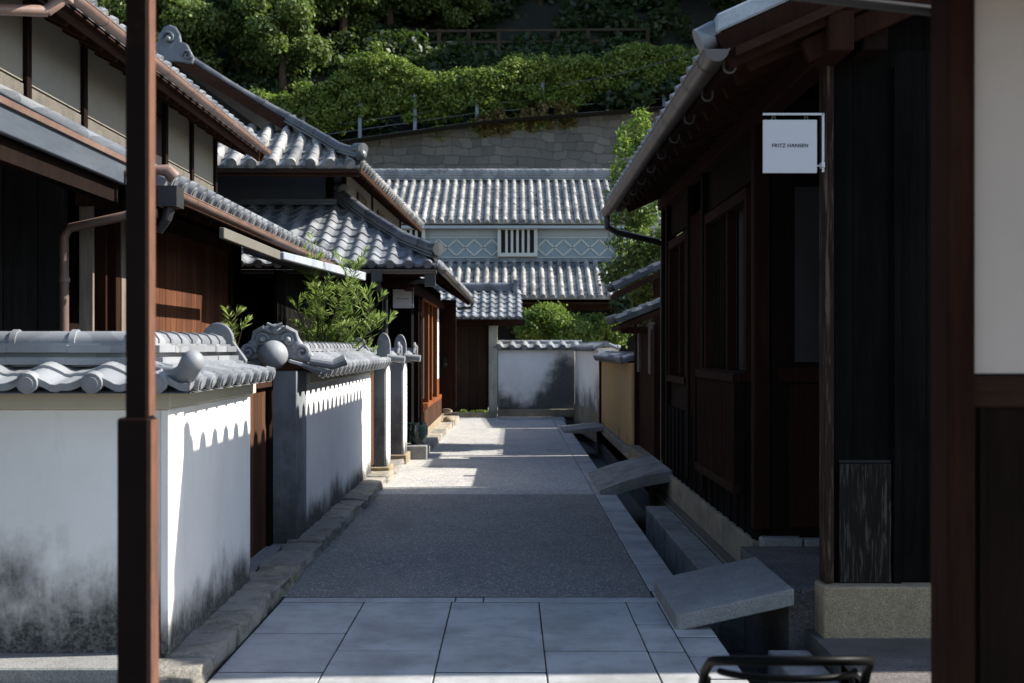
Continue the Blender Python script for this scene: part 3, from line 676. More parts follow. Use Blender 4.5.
# lean-to fascia behind wall two
m = MB(); m.hexa([(-2.26,11.6,2.455),(-2.20,11.6,2.455),(-1.93,15.9,2.49),(-1.99,15.9,2.49),(-2.26,11.6,2.53),(-2.20,11.6,2.53),(-1.93,15.9,2.60),(-1.99,15.9,2.60)]); ln = m.build('lean_to', M['palesheet'], t, bevel=.008)
B('weathered_board', M['frieze_shade'], ln, (-2.27,-2.23,9.3,11.55,2.45,2.535), bevel=.004)
m = MB(); m.hexa([(-2.6,11.6,2.52),(-2.24,11.6,2.46),(-1.99,15.9,2.50),(-2.6,15.9,2.54),(-2.6,11.6,2.57),(-2.24,11.6,2.51),(-1.99,15.9,2.56),(-2.6,15.9,2.60)]); m.build('deck', M['slate'], ln)
B('shed_wall', M['burnt_y'], ln, (-2.62,-2.58,13.2,15.7,0,2.46)); B('shed_wall', M['burnt'], ln, (-3.3,-2.62,15.66,15.7,0,2.46))

# ------------------------------------------------------------------ left house 2 (hip and gable)
t = thing('townhouse', (-4,21,0), 'second left house with hip and gable roof, dark blue plaster front and orange door frames', 'house')
B('ground_wall', M['burnt_y'], t, (-1.54,-1.50,17.9,25.3,.22,2.75)); B('ground_wall', M['burnt'], t, (-7,-1.54,17.9,17.96,0,2.9))
B('core_wall', M['dark'], t, (-7,-1.56,17.97,25.9,0,2.75)); B('upper_wall', M['blueplaster'], t, (-7,-2.55,18.06,18.12,2.9,4.4))
pa = MB(); pa.hexa([(-3,18.13,2.9),(-2.53,18.13,2.9),(-2.36,25.3,2.9),(-3,25.3,2.9),(-3,18.13,4.4),(-2.53,18.13,4.4),(-2.36,25.3,4.4),(-3,25.3,4.4)]); pa.build('side_wall', M['panel'], t)
for yy, xx in ((18.1,-2.53),(21.0,-2.46),(25.2,-2.36)): B('post', M['dark'], t, (xx-.06,xx+.02,yy-.02,yy+.12,3.0,4.35))
B('post', M['dark'], t, (-2.80,-2.68,18.02,18.07,3.3,4.3)); B('post', M['dark'], t, (-2.56,-2.50,18.02,18.1,3.3,4.3))
for yy in (19.3, 21.7): 
    wv = B('window', M['black'], t, (-2.52,-2.485+(yy-19)*.018,yy,yy+1.0,3.45,4.1)); m = MB()
    for q in range(6): m.box(-2.48+(yy-19)*.018,-2.45+(yy-19)*.018,yy+.06+q*.17,yy+.10+q*.17,3.45,4.1)
    m.build('bars', M['greywood'], wv)
wv = B('window', M['black'], t, (-2.42,-2.37,24.0,25.0,3.35,3.75)); m = MB()
for q in range(6): m.box(-2.37,-2.34,24.03+q*.17,24.10+q*.17,3.35,3.75)
m.build('bars', M['namako_w'], wv)
B('foundation', M['tan_granite'], t, (-1.56,-1.44,17.9,25.3,.0,.22), bevel=.01)
# doors and openings
dr = B('sliding_door', M['black'], t, (-1.50,-1.485,19.0,23.9,.75,2.35))
m = MB()
for yy in (18.92,20.3,21.2,22.6): m.box(-1.50,-1.41,yy,yy+.12,.62,2.42)
m.box(-1.50,-1.41,18.92,23.2,2.36,2.46); m.box(-1.50,-1.40,18.92,23.9,.60,.68); m.build('door_frame', M['orange'], dr, bevel=.004)
B('board_skirt', M['brown'], t, (-1.50,-1.46,18.8,24.9,.22,.60)); B('white_panel', M['white_b'], t, (-1.50,-1.455,23.15,23.85,1.0,2.4))
B('orange_panel', M['orange'], t, (-1.50,-1.455,23.0,23.9,.68,1.0))
sp = B('wing_wall', M['redwood'], t, (-1.50,-1.16,24.9,24.97,.38,2.6), bevel=.004)
m = MB(); m.ball((-1.40,24.89,1.35), .05, (1,.3,1)); m.ball((-1.40,24.89,1.25), .06, (1,.3,1.1)); m.build('gourd_opening', M['black'], sp, smooth=True)
B('post', M['dark'], t, (-1.55,-1.43,18.35,18.5,.2,2.7)); B('post', M['redwood'], t, (-1.50,-1.42,18.7,18.8,.2,2.2)); 
m = MB(); m.ball((-1.28,24.5,.13), .13, (1,1.3,.7)); m.build('step_stone', M['tan_granite'], t, smooth=True); m = MB(); m.ball((-1.36,25.0,.28), .10, (1.2,1,.6)); m.build('step_stone', M['tan_granite'], t, smooth=True)
# lower roof
rf = MB(); A0=(-6.5,16.0,2.72); A1=(-1.0,16.0,2.70); T0=(-6.5,18.06,3.76); T1=(-2.6,18.06,3.74); C1=(-.92,26.4,2.70); T2=(-2.36,26.4,3.74)
tile_surface(rf, A0, A1, T0, T1, .245, .055, .27, 'san', .04, True, .02, .004)
tile_surface(rf, A1, C1, T1, T2, .25, .055, .27, 'san', .04, True, .02, .004)
rfo = rf.build('lower_roof', M['tile'], t, smooth=True)
m = MB(); ridge(m, [(-2.58,18.02,3.80),(-2.1,17.42,3.42),(-1.5,16.65,3.02),(-1.02,16.05,2.80)], .17, 3, .04, .065, .35)
m.tube([(-1.06,16.1,2.93),(-.98,16.0,2.92)], .09, 16); m.tube([(-2.52,17.95,3.97),(-2.64,18.1,4.02)], .085, 14)
m.build('hip_ridge', M['tile_black'], rfo, smooth=True)
m = MB(); ridge(m, [(-6.5,18.0,3.74),(-2.62,18.0,3.74)], .14, 2, .04, .0+.03, .4); m.build('top_flashing', M['tile_dark'], rfo)
m = MB(); slab(m, A0, A1, T0, T1, .06, .05); slab(m, A1, C1, T1, T2, .06, .05); m.beam((-6.5,16.06,2.62),(-1.02,16.06,2.60),.04,.1); m.beam((-1.05,16.05,2.60),(-.97,26.4,2.60),.04,.1)
rafters(m, A1, C1, (-1.5,18,3.05), (-1.45,26.4,3.05), 24, .05, .07, .15); m.build('soffit', M['redwood'], rfo)
m = MB(); m.beam((-3.0,16.5,2.50),(-1.35,16.5,2.50),.10,.14); m.beam((-1.45,16.3,2.47),(-1.45,25,2.47),.1,.14); m.build('eave_beam', M['redwood'], rfo)
m = MB(); gutter(m, (-6,15.93,2.64),(-1.0,15.93,2.63), .05, 1.2); m.build('gutter', M['gutter'], rfo, smooth=True)
m = MB(); gutter(m, (-.93,16.0,2.64),(-.86,26.4,2.62), .055, .8); m.tube([(-.86,26.3,2.60),(-.90,26.35,2.48),(-1.2,26.3,2.46)], .035, 10); m.build('gutter', M['gutter'], rfo, smooth=True)
m = MB(); m.box(-1.86,-1.72,15.86,16.0,2.48,2.62); m.tube([(-1.79,15.93,2.5),(-1.79,15.95,2.42),(-1.83,17.2,2.36),(-1.83,17.3,2.3),(-1.83,17.3,.2)], .045, 12); m.build('downpipe', M['blackpipe'], rfo)
m = MB(); m.box(-1.16,-1.02,15.92,16.06,2.42,2.58); m.tube([(-1.09,16.0,2.52),(-1.12,16.1,2.5),(-1.6,16.6,2.52),(-1.75,17.2,2.58)], .035, 10); m.build('downpipe', M['blackpipe'], rfo)
# upper roof
rf = MB(); a0=(-8.2,16.8,4.18); a1=(-2.13,16.8,4.16); u0=(-7.0,18.1,4.92); u1=(-3.35,18.1,4.90); k1=(-1.90,25.4,4.16)
tile_surface(rf, a0, a1, u0, u1, .27, .085, .26, 'hon', .05)
tile_surface(rf, a1, k1, u1, (-3.2,25.4,4.90), .25, .08, .26, 'hon', .05)
tile_surface(rf, (-3.35,18.0,4.93), (-3.2,25.4,4.93), (-5.25,18.0,6.08), (-5.1,25.4,6.08), .25, .08, .26, 'hon', .05, False)
tile_surface(rf, (-7.2,25.4,4.93), (-7.2,18.0,4.93), (-5.25,25.4,6.08), (-5.25,18.0,6.08), .25, .08, .26, 'hon', .05, False)
rfo = rf.build('upper_roof', M['tile_old'], t, smooth=True)
m = MB(); m.prism([(-7.0,18.2,4.7),(-3.5,18.2,4.7),(-5.25,18.2,5.98)], (0,.05,0)); m.build('gable_board', M['black'], rfo)
m = MB(); ridge(m, [(-5.15,18.02,6.03),(-4.2,18.02,5.42),(-3.75,18.02,5.17),(-3.33,18.02,4.95)], .18, 2, .045, .065, 5); m.build('verge_ridge', M['tile_black'], rfo, smooth=True)
m = MB(); m.beam((-5.1,17.95,5.98),(-3.4,17.95,4.94),.05,.16); m.build('bargeboard', M['dark_x'], rfo)
m = MB(); ridge(m, [(-3.37,18.0,4.98),(-2.9,17.6,4.68),(-2.45,17.12,4.38),(-2.14,16.82,4.26)], .16, 2, .04, .06, .3); m.tube([(-2.2,16.9,4.40),(-2.08,16.76,4.38)], .085, 14); m.ball((-2.12,16.8,4.30), .09)
m.build('hip_ridge', M['tile_black'], rfo, smooth=True)
m = MB(); ridge(m, [(-5.25,18.1,6.10),(-5.1,25.4,6.10)], .24, 4, .045, .08, .3); m.build('main_ridge', M['tile_dark'], rfo, smooth=True)
# demon tile at the gable peak
m = MB(); out = [(.10,-.15),(.42,-.20),(.44,-.05),(.36,.10),(.30,.22),(.18,.26),(.16,.42),(.08,.55),(-.04,.60),(-.16,.55),(-.24,.42),(-.26,.26),(-.40,.22),(-.46,.08),(-.52,-.08),(-.50,-.2),(-.15,-.15)]
m.prism([(-5.08+a*.75, 17.90, 5.98+b_*.75) for a, b_ in out], (0,.10,0)); oo = m.build('demon_tile', M['tile_dark'], rfo, bevel=.02, bseg=2)
m = MB(); swirl(m, (-5.12,17.88,6.22), .10, (0,-1,0), 1.2, .024, 1); m.ball((-5.12,17.86,6.20), .045); m.build('scroll_relief', M['tile_dark'], oo, smooth=True); m = MB(); swirl(m, (-4.84,17.88,5.96), .08, (0,-1,0), 1.3, .022, 1); swirl(m, (-5.36,17.88,5.98), .08, (0,-1,0), 1.3, .022, -1); m.build('scroll_relief', M['tile_dark'], oo, smooth=True)
m = MB(); slab(m, a0, a1, u0, u1, .06, .05); slab(m, a1, k1, u1, (-3.2,25.4,4.90), .06, .05)
rafters(m, a1, k1, u1, (-3.2,25.4,4.90), 24, .05, .05, .12); m.beam((-2.14,16.84,4.09),(-1.93,25.4,4.09),.04,.07); m.beam((-8,16.86,4.06),(-2.16,16.86,4.05),.04,.09)
m.build('soffit', M['dark_x'], rfo)
# shop sign on house 2
def shop_sign(x0, x1, z0, z1, y, xb, label, arm_y=None):
    t = thing('hanging_sign', ((x0+x1)/2, y, z0), label, 'sign', 'square white hanging shop signs')
    B('board', M['sign'], t, (x0,x1,y-.006,y+.006,z0,z1), bevel=.0015)
    bt = MB(); h = x1-x0; bz = z1+.032
    bt.beam((x0,y,bz),(xb,y,bz),.012,.012); bt.beam((xb,y,bz+.006),(xb,y,z0+h*.02),.012,.012); bt.beam((x1+.0,y,z0+h*.14),(xb,y,z0+h*.13),.008,.008)
    bt.box(xb-.012,xb+.006,y-.02,y+.03,z0+.03,z0+.06)
    bt.build('bracket', M['sign'], t)
    for fx in (.2,.8):
        c = MB(); x = x0+h*fx; c.tube([(x-.012,y,z1-.004),(x-.006,y,z1+.018),(x,y,bz)], .003, 6); c.tube([(x+.012,y,z1-.004),(x+.006,y,z1+.018),(x,y,bz)], .003, 6); c.build('hanger', M['hook'], t)
    fc = bpy.data.curves.new('txt', 'FONT'); fc.body = 'FRITZ HANSEN'; fc.align_x = 'CENTER'; fc.align_y = 'CENTER'; fc.size = h*.096; fc.space_character = 1.05; fc.offset = .0003; fc.extrude = .0008
    to = bpy.data.objects.new('txt', fc); COL.objects.link(to); dg = bpy.context.evaluated_depsgraph_get(); dg.update()
    me = bpy.data.meshes.new_from_object(to.evaluated_get(dg)); bpy.data.objects.remove(to)
    mt = Matrix.Translation(((x0+x1)/2, y-.0072, z0+h*.505)) @ Matrix.Rotation(math.radians(90), 4, 'X') @ Matrix.Diagonal((1.0,1,1,1))
    og = ORG[t.name]; me.transform(Matrix.Translation((-og[0],-og[1],-og[2])) @ mt); me.materials.clear(); me.materials.append(M['letter'])
    lo = bpy.data.objects.new('lettering', me); COL.objects.link(lo); lo.parent = t
    return t
shop_sign(-1.685,-1.42,2.165,2.43,17.0,-1.40, 'small square white sign hanging under the eave of the left house beyond the feathery shrub')

# ------------------------------------------------------------------ end storehouse
t = thing('storehouse', (0,36,0), 'long white storehouse closing the street with two tiled roofs and a diamond plaster band', 'house')
B('upper_wall', M['palegrey'], t, (-9,12,35.0,39.5,2.9,5.38)); B('lower_wall', M['black'], t, (-9,12,34.8,34.99,0,3.6))
B('plaster_band', M['namako'], t, (-9,12,34.975,34.998,4.24,4.80))
m = MB(); m.box(-9,12,34.95,34.974,4.80,4.825); m.box(-9,12,34.95,34.974,4.225,4.25)
x = -8.9
while x < 11.8:
    for e in (1,-1): m.beam((x,34.962,4.525-e*.235),(x+.52,34.962,4.525+e*.235),.035,.03,(0,1,0)) if False else m.beam((x,34.962,4.525-e*.235),(x+.52,34.962,4.525+e*.235),.022,.045)
    x += .52
m.build('diamond_relief', M['namako_w'], t)
for xc in (-3.1, .16, 3.6):
    wv = B('window', M['black'], t, (xc-.50,xc+.50,34.90,34.94,4.36,5.04)); m = MB()
    m.box(xc-.58,xc+.58,34.80,34.95,5.04,5.15); m.box(xc-.58,xc+.58,34.80,34.95,4.25,4.36); m.box(xc-.58,xc-.48,34.80,34.95,4.36,5.04); m.box(xc+.48,xc+.58,34.80,34.95,4.36,5.04); m.build('frame', M['namako_w'], wv, bevel=.012)
    m = MB()
    for q in range(5): m.box(xc-.355+q*.16,xc-.355+q*.16+.07,34.86,34.91,4.36,5.04)
    m.build('bars', M['namako_w'], wv)
rf = MB(); tile_surface(rf, (-9,34.6,5.23),(12,34.6,5.23),(-9,37.95,6.90),(12,37.95,6.90), .262, .085, .27, 'hon', .06, True, .018)
rfo = rf.build('upper_roof', M['tile_old'], t, smooth=True)
m = MB(); ridge(m, [(-9,37.95,6.88),(12,37.95,6.88)], .3, 4, .075, .09, .27); m.build('ridge', M['tile'], rfo, smooth=True)
B('soffit', M['palegrey'], rfo, (-9,12,34.66,34.99,5.06,5.14))
rf = MB(); tile_surface(rf, (-9,32.7,2.98),(12,32.7,2.98),(-9,34.97,4.12),(12,34.97,4.12), .262, .085, .27, 'hon', .06, True, .018)
rfo = rf.build('lower_roof', M['tile_old'], t, smooth=True)
B('top_flashing', M['tile_dark'], rfo, (-9,12,34.86,34.97,4.10,4.20)); B('soffit', M['dark_x'], rfo, (-9,12,32.85,34.8,2.80,2.86)); B('beam', M['dark_x'], rfo, (-9,12,33.3,33.45,2.65,2.8))
for xp in (-4,-2,0,2,4,6): B('post', M['dark'], t, (xp-.08,xp+.08,33.3,33.46,0,2.65))

# gate with small roof at the end
t = thing('roofed_gate', (-1.0,28,0), 'dark wooden gate under a small bright tiled roof at the left end of the street', 'gate')
B('door_leaf', M['brown_x'], t, (-2.2,-.56,28.0,28.06,.12,2.2)); B('post', M['palepost'], t, (-.54,-.34,27.85,28.05,0,2.15), bevel=.01); B('post', M['dark'], t, (-1.62,-1.45,27.7,27.9,0,2.2))
B('lintel', M['dark_x'], t, (-1.7,.3,27.75,27.95,2.12,2.26)); B('threshold', M['found'], t, (-1.7,-.35,27.5,28.0,0,.12))
rf = MB(); tile_surface(rf, (-2.4,27.0,2.28),(.24,27.0,2.28),(-2.4,28.3,2.95),(.24,28.3,2.95), .20, .045, .24, 'san', .05, True, .025); tile_surface(rf, (.24,29.6,2.28),(-2.4,29.6,2.28),(.24,28.3,2.95),(-2.4,28.3,2.95), .20, .045, .24, 'san', .05, False)
rfo = rf.build('roof', M['tile'], t, smooth=True)
m = MB(); ridge(m, [(-2.4,28.3,2.93),(.10,28.3,2.93)], .26, 3, .05, .06, .3); m.box(.02,.12,28.1,28.5,2.85,3.2); m.build('ridge', M['tile_dark'], rfo, smooth=True)

# white end wall + return
t = thing('garden_wall', (.6,28,0), 'white plaster wall with a black mould stain facing the viewer across the street end', 'wall', 'walls at the street end')
B('plaster_wall', M['end_pl'], t, (-.33,1.47,28.0,28.3,.18,1.56), bevel=.01); B('foundation', M['found'], t, (-.33,1.5,27.93,28.3,0,.18), bevel=.01)
wall_cap(t, (-.45,28.15), (1.62,28.15), .30, 1.60, 1.73, .29, amp=.05, layers=1, cap=.05, mat=M['tile'])
t = thing('garden_wall', (1.6,26,0), 'short stained white wall running back from the end wall to the ochre wall', 'wall', 'walls at the street end')
m = MB(); m.hexa([(1.47,27.95,.3),(1.74,24.1,.3),(2.0,24.1,.3),(1.8,27.95,.3),(1.47,27.95,1.56),(1.74,24.1,1.56),(2.0,24.1,1.56),(1.8,27.95,1.56)]); m.build('plaster_wall', M['white_c'], t)
m = MB(); m.hexa([(1.44,27.95,-.3),(1.70,24.1,-.3),(2.0,24.1,-.3),(1.8,27.95,-.3),(1.44,27.95,.3),(1.70,24.1,.3),(2.0,24.1,.3),(1.8,27.95,.3)]); m.build('foundation', M['found'], t)
wall_cap(t, (1.66,27.9), (1.90,24.2), .26, 1.58, 1.68, .29, amp=.04, layers=1, cap=.05, mat=M['tile'])
t = thing('garden_wall', (1.85,21,0), 'ochre earth wall with a small dark tile cap on the right side', 'wall', 'walls at the street end')
B('earth_wall', M['ochre'], t, (1.78,2.1,18.0,23.9,.1,1.38), bevel=.012); B('foundation', M['conc'], t, (1.72,2.1,17.95,23.9,-.5,.1), bevel=.01)
B('corner_post', M['dark'], t, (1.74,1.86,23.9,24.0,.0,1.4))
wall_cap(t, (1.90,18.0), (1.90,24.0), .24, 1.40, 1.48, .26, amp=.04, layers=1, cap=.05, mat=M['tile_dark'])

# ------------------------------------------------------------------ right house 3 (small roofs)
t = thing('roofed_gate', (2.2,16.5,0), 'brown timber gateway under two small dark tiled roofs past the right house', 'gate')
B('board_wall', M['redwood'], t, (1.88,1.94,14.05,17.9,.05,1.85)); B('core_wall', M['dark'], t, (1.95,2.6,14.05,17.9,0,1.85))
B('post', M['redwood'], t, (1.80,1.92,15.2,15.34,.0,1.9)); B('post', M['panel_low'], t, (1.86,1.93,16.2,16.4,1.25,1.95)); B('post', M['panel_low'], t, (1.85,1.92,17.5,17.75,1.25,1.95))
B('post', M['redwood'], t, (1.82,1.93,17.75,17.9,.0,2.0)); B('threshold', M['found'], t, (1.72,2.0,15.0,17.9,-.4,.16), bevel=.01)
rf = MB(); tile_surface(rf, (1.42,16.3,1.98),(1.42,17.6,1.98),(2.3,16.3,2.32),(2.3,17.6,2.32), .24, .05, .24, 'san', .05, True, .025)
rfo = rf.build('lower_roof', M['tile_black'], t, smooth=True); m = MB(); slab(m, (1.46,16.3,1.98),(1.46,17.6,1.98),(2.3,16.3,2.32),(2.3,17.6,2.32), .07, .08); m.build('soffit', M['dark_x'], rfo)
rf = MB(); tile_surface(rf, (1.50,17.7,2.50),(1.50,18.6,2.50),(2.5,17.7,2.97),(2.5,18.6,2.97), .24, .05, .24, 'san', .05, True, .025)
rfo = rf.build('upper_roof', M['tile_black'], t, smooth=True); m = MB(); slab(m, (1.54,17.7,2.50),(1.54,18.6,2.50),(2.5,17.7,2.97),(2.5,18.6,2.97), .07, .10); m.beam((2.2,18.1,0),(2.2,18.1,2.7),.12,.12); m.build('soffit', M['dark_x'], rfo)
B('tie_beam', M['dark_x'], t, (1.5,2.3,16.5,16.6,1.80,1.89))

# ------------------------------------------------------------------ right house (dark timber)
t = thing('townhouse', (3,10,0), 'dark charred timber house along the right gutter with a long brown eave gutter', 'house')
XR = 1.75
B('foundation', M['found'], t, (1.72,1.95,8.60,14.0,-.1,.215), (1.69,1.95,8.62,14.0,-.5,-.1), bevel=.012, bseg=2)
B('foundation', M['granite'], t, (1.76,2.05,8.44,8.565,.0,.26), (2.06,2.36,8.44,8.565,.0,.25), bevel=.01)
B('core_wall', M['black'], t, (1.98,7.0,8.75,13.95,0,3.4), (2.52,7.0,6.95,8.75,0,3.5))
B('plank_skirt', M['burnt_y'], t, (1.755,1.80,8.62,13.98,.215,.95), bevel=.003)
m = MB()
for yy in np.arange(8.7, 13.95, .3): m.box(1.742,1.757,yy,yy+.03,.215,.95)
m.build('batten', M['burnt_y'], t)
# upper wall with posts
m = MB()
for a, b_ in ((8.62,8.98),(10.94,12.05),(13.5,13.95)): m.box(1.79,1.83,a,b_,.95,3.2)
m.box(1.79,1.83,8.62,13.95,2.85,3.2); m.box(1.79,1.83,8.98,10.94,.5,.95); m.box(1.79,1.83,12.05,13.5,.5,1.25)
m.build('board_wall', M['dark'], t)
for yy in (8.60,10.94,11.85,13.48,13.88): B('post', M['redwood'] if yy in (8.60,) else M['dark'], t, (1.735,1.85,yy,yy+.12,.3,3.2), bevel=.005)
m = MB()
for yy in np.arange(11.08, 11.84, .075): m.box(1.76,1.785,yy,yy+.03,.95,2.9)
m.build('lattice', M['redwood'], t, bevel=.002)
pl = MB()
for a, b_ in ((8.75,10.9),(11.0,11.8),(12.0,13.4)): pl.box(1.80,1.835,a,b_,2.95,3.12)
pl.build('plaster_strip', M['panel_low'], t)
for a, b_, z0, z1 in ((8.98,10.92,1.42,2.72), (12.1,13.45,1.3,2.7)):
    wv = B('window', M['black'], t, (1.86,1.90,a,b_,z0,z1)); m = MB()
    m.box(1.75,1.86,a,b_,z1,z1+.09); m.box(1.73,1.86,a,b_,z0-.07,z0); m.box(1.75,1.86,a,a+.07,z0,z1); m.box(1.75,1.86,b_-.07,b_,z0,z1); m.box(1.78,1.86,(a+b_)/2-.03,(a+b_)/2+.03,z0,z1)
    m.build('frame', M['redwood'], wv, bevel=.004)
    m = MB()
    for yy in np.arange((a+b_)/2+.1, b_-.1, .09): m.box(1.81,1.835,yy,yy+.03,z0,z1)
    for yy in np.arange(a+.1, (a+b_)/2-.05, .3): m.box(1.815,1.83,yy,yy+.025,z0,z1)
    m.build('lattice', M['dark'], wv)
    if a < 9: B('shoji_panel', M['greywood'], wv, (1.842,1.852,a+.08,a+.30,z0,z1))
    else: B('shoji_panel', M['panel_low'], wv, (1.842,1.852,a+.08,b_-.2,z0,z1))
bal = MB(); bal.box(1.66,1.72,8.98,10.92,1.34,1.41); bal.box(1.66,1.72,8.98,10.92,.50,.57)
bal = bal.build('window_guard', M['redwood'], t, bevel=.004); m = MB()
for yy in np.arange(9.0, 10.92, .062): m.box(1.675,1.70,yy,yy+.028,.57,1.34)
m.build('slats', M['redwood'], bal)
B('guard_end', M['dark'], bal, (1.66,1.78,8.985,9.02,.52,1.4)); B('guard_end', M['dark'], bal, (1.66,1.78,10.88,10.915,.52,1.4))
B('wall_plate', M['redwood'], t, (1.70,1.84,6.45,14.0,3.20,3.42), bevel=.008)
# entrance return wall
rw = B('entrance_wall', M['dark'], t, (1.86,2.50,8.58,8.64,.26,3.2))
B('door_panel', M['redwood'], rw, (1.98,2.44,8.56,8.58,.32,1.34), bevel=.003); B('dim_pane', M['blackpipe'], rw, (2.02,2.40,8.565,8.58,1.5,2.75)); B('rail', M['redwood'], rw, (1.9,2.5,8.55,8.58,1.36,1.46))
B('entrance_wall', M['dark'], t, (2.46,2.52,6.95,8.58,.19,3.2)); B('step', M['granite'], t, (2.15,2.45,7.1,8.4,.19,.34), bevel=.01)
# gable wall facing viewer
gw = B('gable_wall', M['burnt'], t, (1.84,7.0,6.86,6.92,.26,3.3)); m = MB(); m.prism([(1.84,6.89,3.3),(7.0,6.89,3.3),(7.0,6.89,4.0),(4.95,6.89,4.9)], (0,.05,0)); m.build('gable_top', M['burnt'], gw)
B('corner_post', M['wornpost'], gw, (1.77,1.825,6.80,6.92,.265,3.25), bevel=.006)
B('weathered_board', M['worn'], gw, (1.865,2.16,6.835,6.858,.262,.94), bevel=.003); B('batten', M['burnt'], gw, (2.175,2.215,6.83,6.858,.22,3.2), bevel=.003)
B('horizontal_seam', M['black'], gw, (1.865,2.16,6.845,6.859,.945,.96))
B('base_stone', M['tan_granite'], t, (1.75,2.46,6.74,6.95,-.045,.258), bevel=.012, bseg=2); B('base_stone', M['tan_granite'], t, (2.465,3.6,6.74,6.95,-.045,.255), bevel=.012)
B('base_stone', M['conc'], t, (1.73,2.28,6.70,6.95,-.5,-.05), bevel=.015, bseg=2); B('base_stone', M['conc'], t, (2.29,3.6,6.70,6.95,-.5,-.05), bevel=.015, bseg=2)
# roof
e0, e1, t0, t1 = (1.14,13.9,3.25), (1.14,6.5,3.25), (4.95,13.9,4.96), (4.95,6.5,4.96)
rf = MB(); tile_surface(rf, e0, e1, t0, t1, .262, .085, .26, 'hon', .05, True, .02); tile_surface(rf, (8.8,6.5,3.25),(8.8,13.9,3.25), t1, t0, .262, .085, .26, 'hon', .05)
rfo = rf.build('roof', M['tile_dark'], t, smooth=True)
m = MB(); slab(m, (1.2,13.9,3.28),(1.2,6.42,3.28), t0, t1, .065, .05); rafters(m, (1.2,13.85,3.28),(1.2,6.5,3.28), (4.95,13.85,4.95),(4.95,6.45,4.95), 20, .06, .08, .15); m.build('soffit', M['dark_x'], rfo)
m = MB(); m.beam((1.14,6.50,3.20),(4.95,6.50,4.91),.045,.20); m.beam((1.6,6.57,3.22),(4.95,6.57,4.72),.06,.12); m.build('bargeboard', M['redwood'], rfo, bevel=.004)
B('beam_end', M['dark'], rfo, (1.93,2.07,6.60,6.9,3.24,3.40), bevel=.008)
m = MB(); m.hexa([(1.10,6.47,3.30),(3.2,6.47,4.24),(3.2,6.62,4.24),(1.10,6.62,3.30),(1.10,6.47,3.40),(3.2,6.47,4.34),(3.2,6.62,4.34),(1.10,6.62,3.40)]); m.build('verge_sheet', M['palesheet'], rfo, bevel=.01)
m = MB(); m.tube([(1.02,6.56,3.27),(1.12,6.56,3.32)], .075, 16); m.build('verge_roll', M['tile'], rfo, smooth=True)
m = MB(); ridge(m, [(4.95,6.5,4.97),(4.95,13.9,4.97)], .26, 3, .05, .08, .3); m.build('ridge', M['tile_dark'], rfo, smooth=True)
m = MB(); gutter(m, (1.10,6.44,3.205), (1.10,13.95,3.18), .066, .55); go = m.build('gutter', M['gutter'], rfo, smooth=True)
hk = MB()
for yy in np.arange(6.62, 13.8, .75):
    pts = [(1.235,yy,3.26),(1.232,yy,3.15)] + [(1.20+.032*math.cos(a), yy, 3.15-.032*math.sin(a)) for a in np.linspace(0.1, math.pi, 8)] + [(1.168,yy,3.18)]
    hk = MB(); hk.tube(pts, .0075, 6); hk.build('bracket_hook', M['hook'], go, smooth=True)
m = MB(); m.tube([(1.10,13.85,3.12),(1.10,13.85,3.0),(1.22,13.9,2.94),(1.70,14.0,2.84),(1.78,14.08,2.80),(1.78,14.08,0)], .04, 12); m.build('downpipe', M['blackpipe'], rfo, smooth=True)
shop_sign(1.413,1.717,2.585,2.885,6.76,1.752, 'large square white shop sign on a bracket from the dark right house')

# ------------------------------------------------------------------ foreground: rusty post, near right building, chair
t = thing('steel_post', (-.96,3.05,0), 'rusty brown square steel post standing in the left foreground', 'post')
B('shaft', M['rust'], t, (-.967,-.912,3.0,3.06,1.42,5.5), bevel=.004); B('sleeve', M['rust'], t, (-.985,-.905,2.99,3.065,-.02,1.425), bevel=.005); B('sunlit_rust_side', M['rust_sun_edge'], t, (-.9115,-.908,3.004,3.056,1.43,5.5), (-.9045,-.901,2.996,3.06,-.02,1.42))
t = thing('gatehouse', (1.6,2.8,0), 'near right building with dark corner post, beige plaster above and dark boards below', 'house')
B('corner_post', M['redwood'], t, (1.017,1.082,2.80,2.92,-.02,3.2), bevel=.006)
B('plaster_panel', M['cream_near'], t, (1.085,3.2,2.84,2.90,1.54,3.2)); B('board_panel', M['dark'], t, (1.085,3.2,2.845,2.90,-.02,1.46)); B('rail', M['dark_x'], t, (1.085,3.2,2.83,2.90,1.46,1.536), bevel=.004)
B('stile', M['dark'], t, (1.105,1.12,2.835,2.845,.0,1.46))
m = MB(); m.hexa([(.62,2.2,2.55),(3.2,2.2,2.55),(3.2,2.93,2.55),(.62,2.93,2.55),(.62,2.2,2.62),(3.2,2.2,2.62),(3.2,2.93,2.62),(.62,2.93,2.62)]); m.build('eave', M['dark_x'], t)
m = MB(); m.tube([(.62,2.95,2.475),(1.02,2.95,2.43),(1.6,2.95,2.37)], .013, 10); m.build('gutter', M['blackpipe'], t, smooth=True)
m = MB(); m.hexa([(-2.6,1.3,3.1),(4,1.3,3.1),(4,2.85,2.66),(-2.6,2.85,2.66),(-2.6,1.3,3.2),(4,1.3,3.2),(4,2.85,2.76),(-2.6,2.85,2.76)]); m.build('roof', M['dark_y'], t)  # unseen roof, added and shaped to block sky light on viewer-facing walls
B('back_post', M['dark'], t, (2.9,3.05,1.3,1.45,0,3.05)); B('back_post', M['dark'], t, (-2.5,-2.35,1.3,1.45,0,3.05)); B('back_post', M['dark'], t, (-2.5,-2.35,2.6,2.75,0,2.7))
t = thing('chair', (.765,3.3,0), 'black metal chair with a curved round rail back in the lower right foreground', 'chair')
def arc(cx, cy, rx, ry, z, a0, a1, n=24, dz=0): return [(cx+rx*math.cos(a), cy+ry*math.sin(a), z+dz*math.sin(a)) for a in np.linspace(a0, a1, n)]
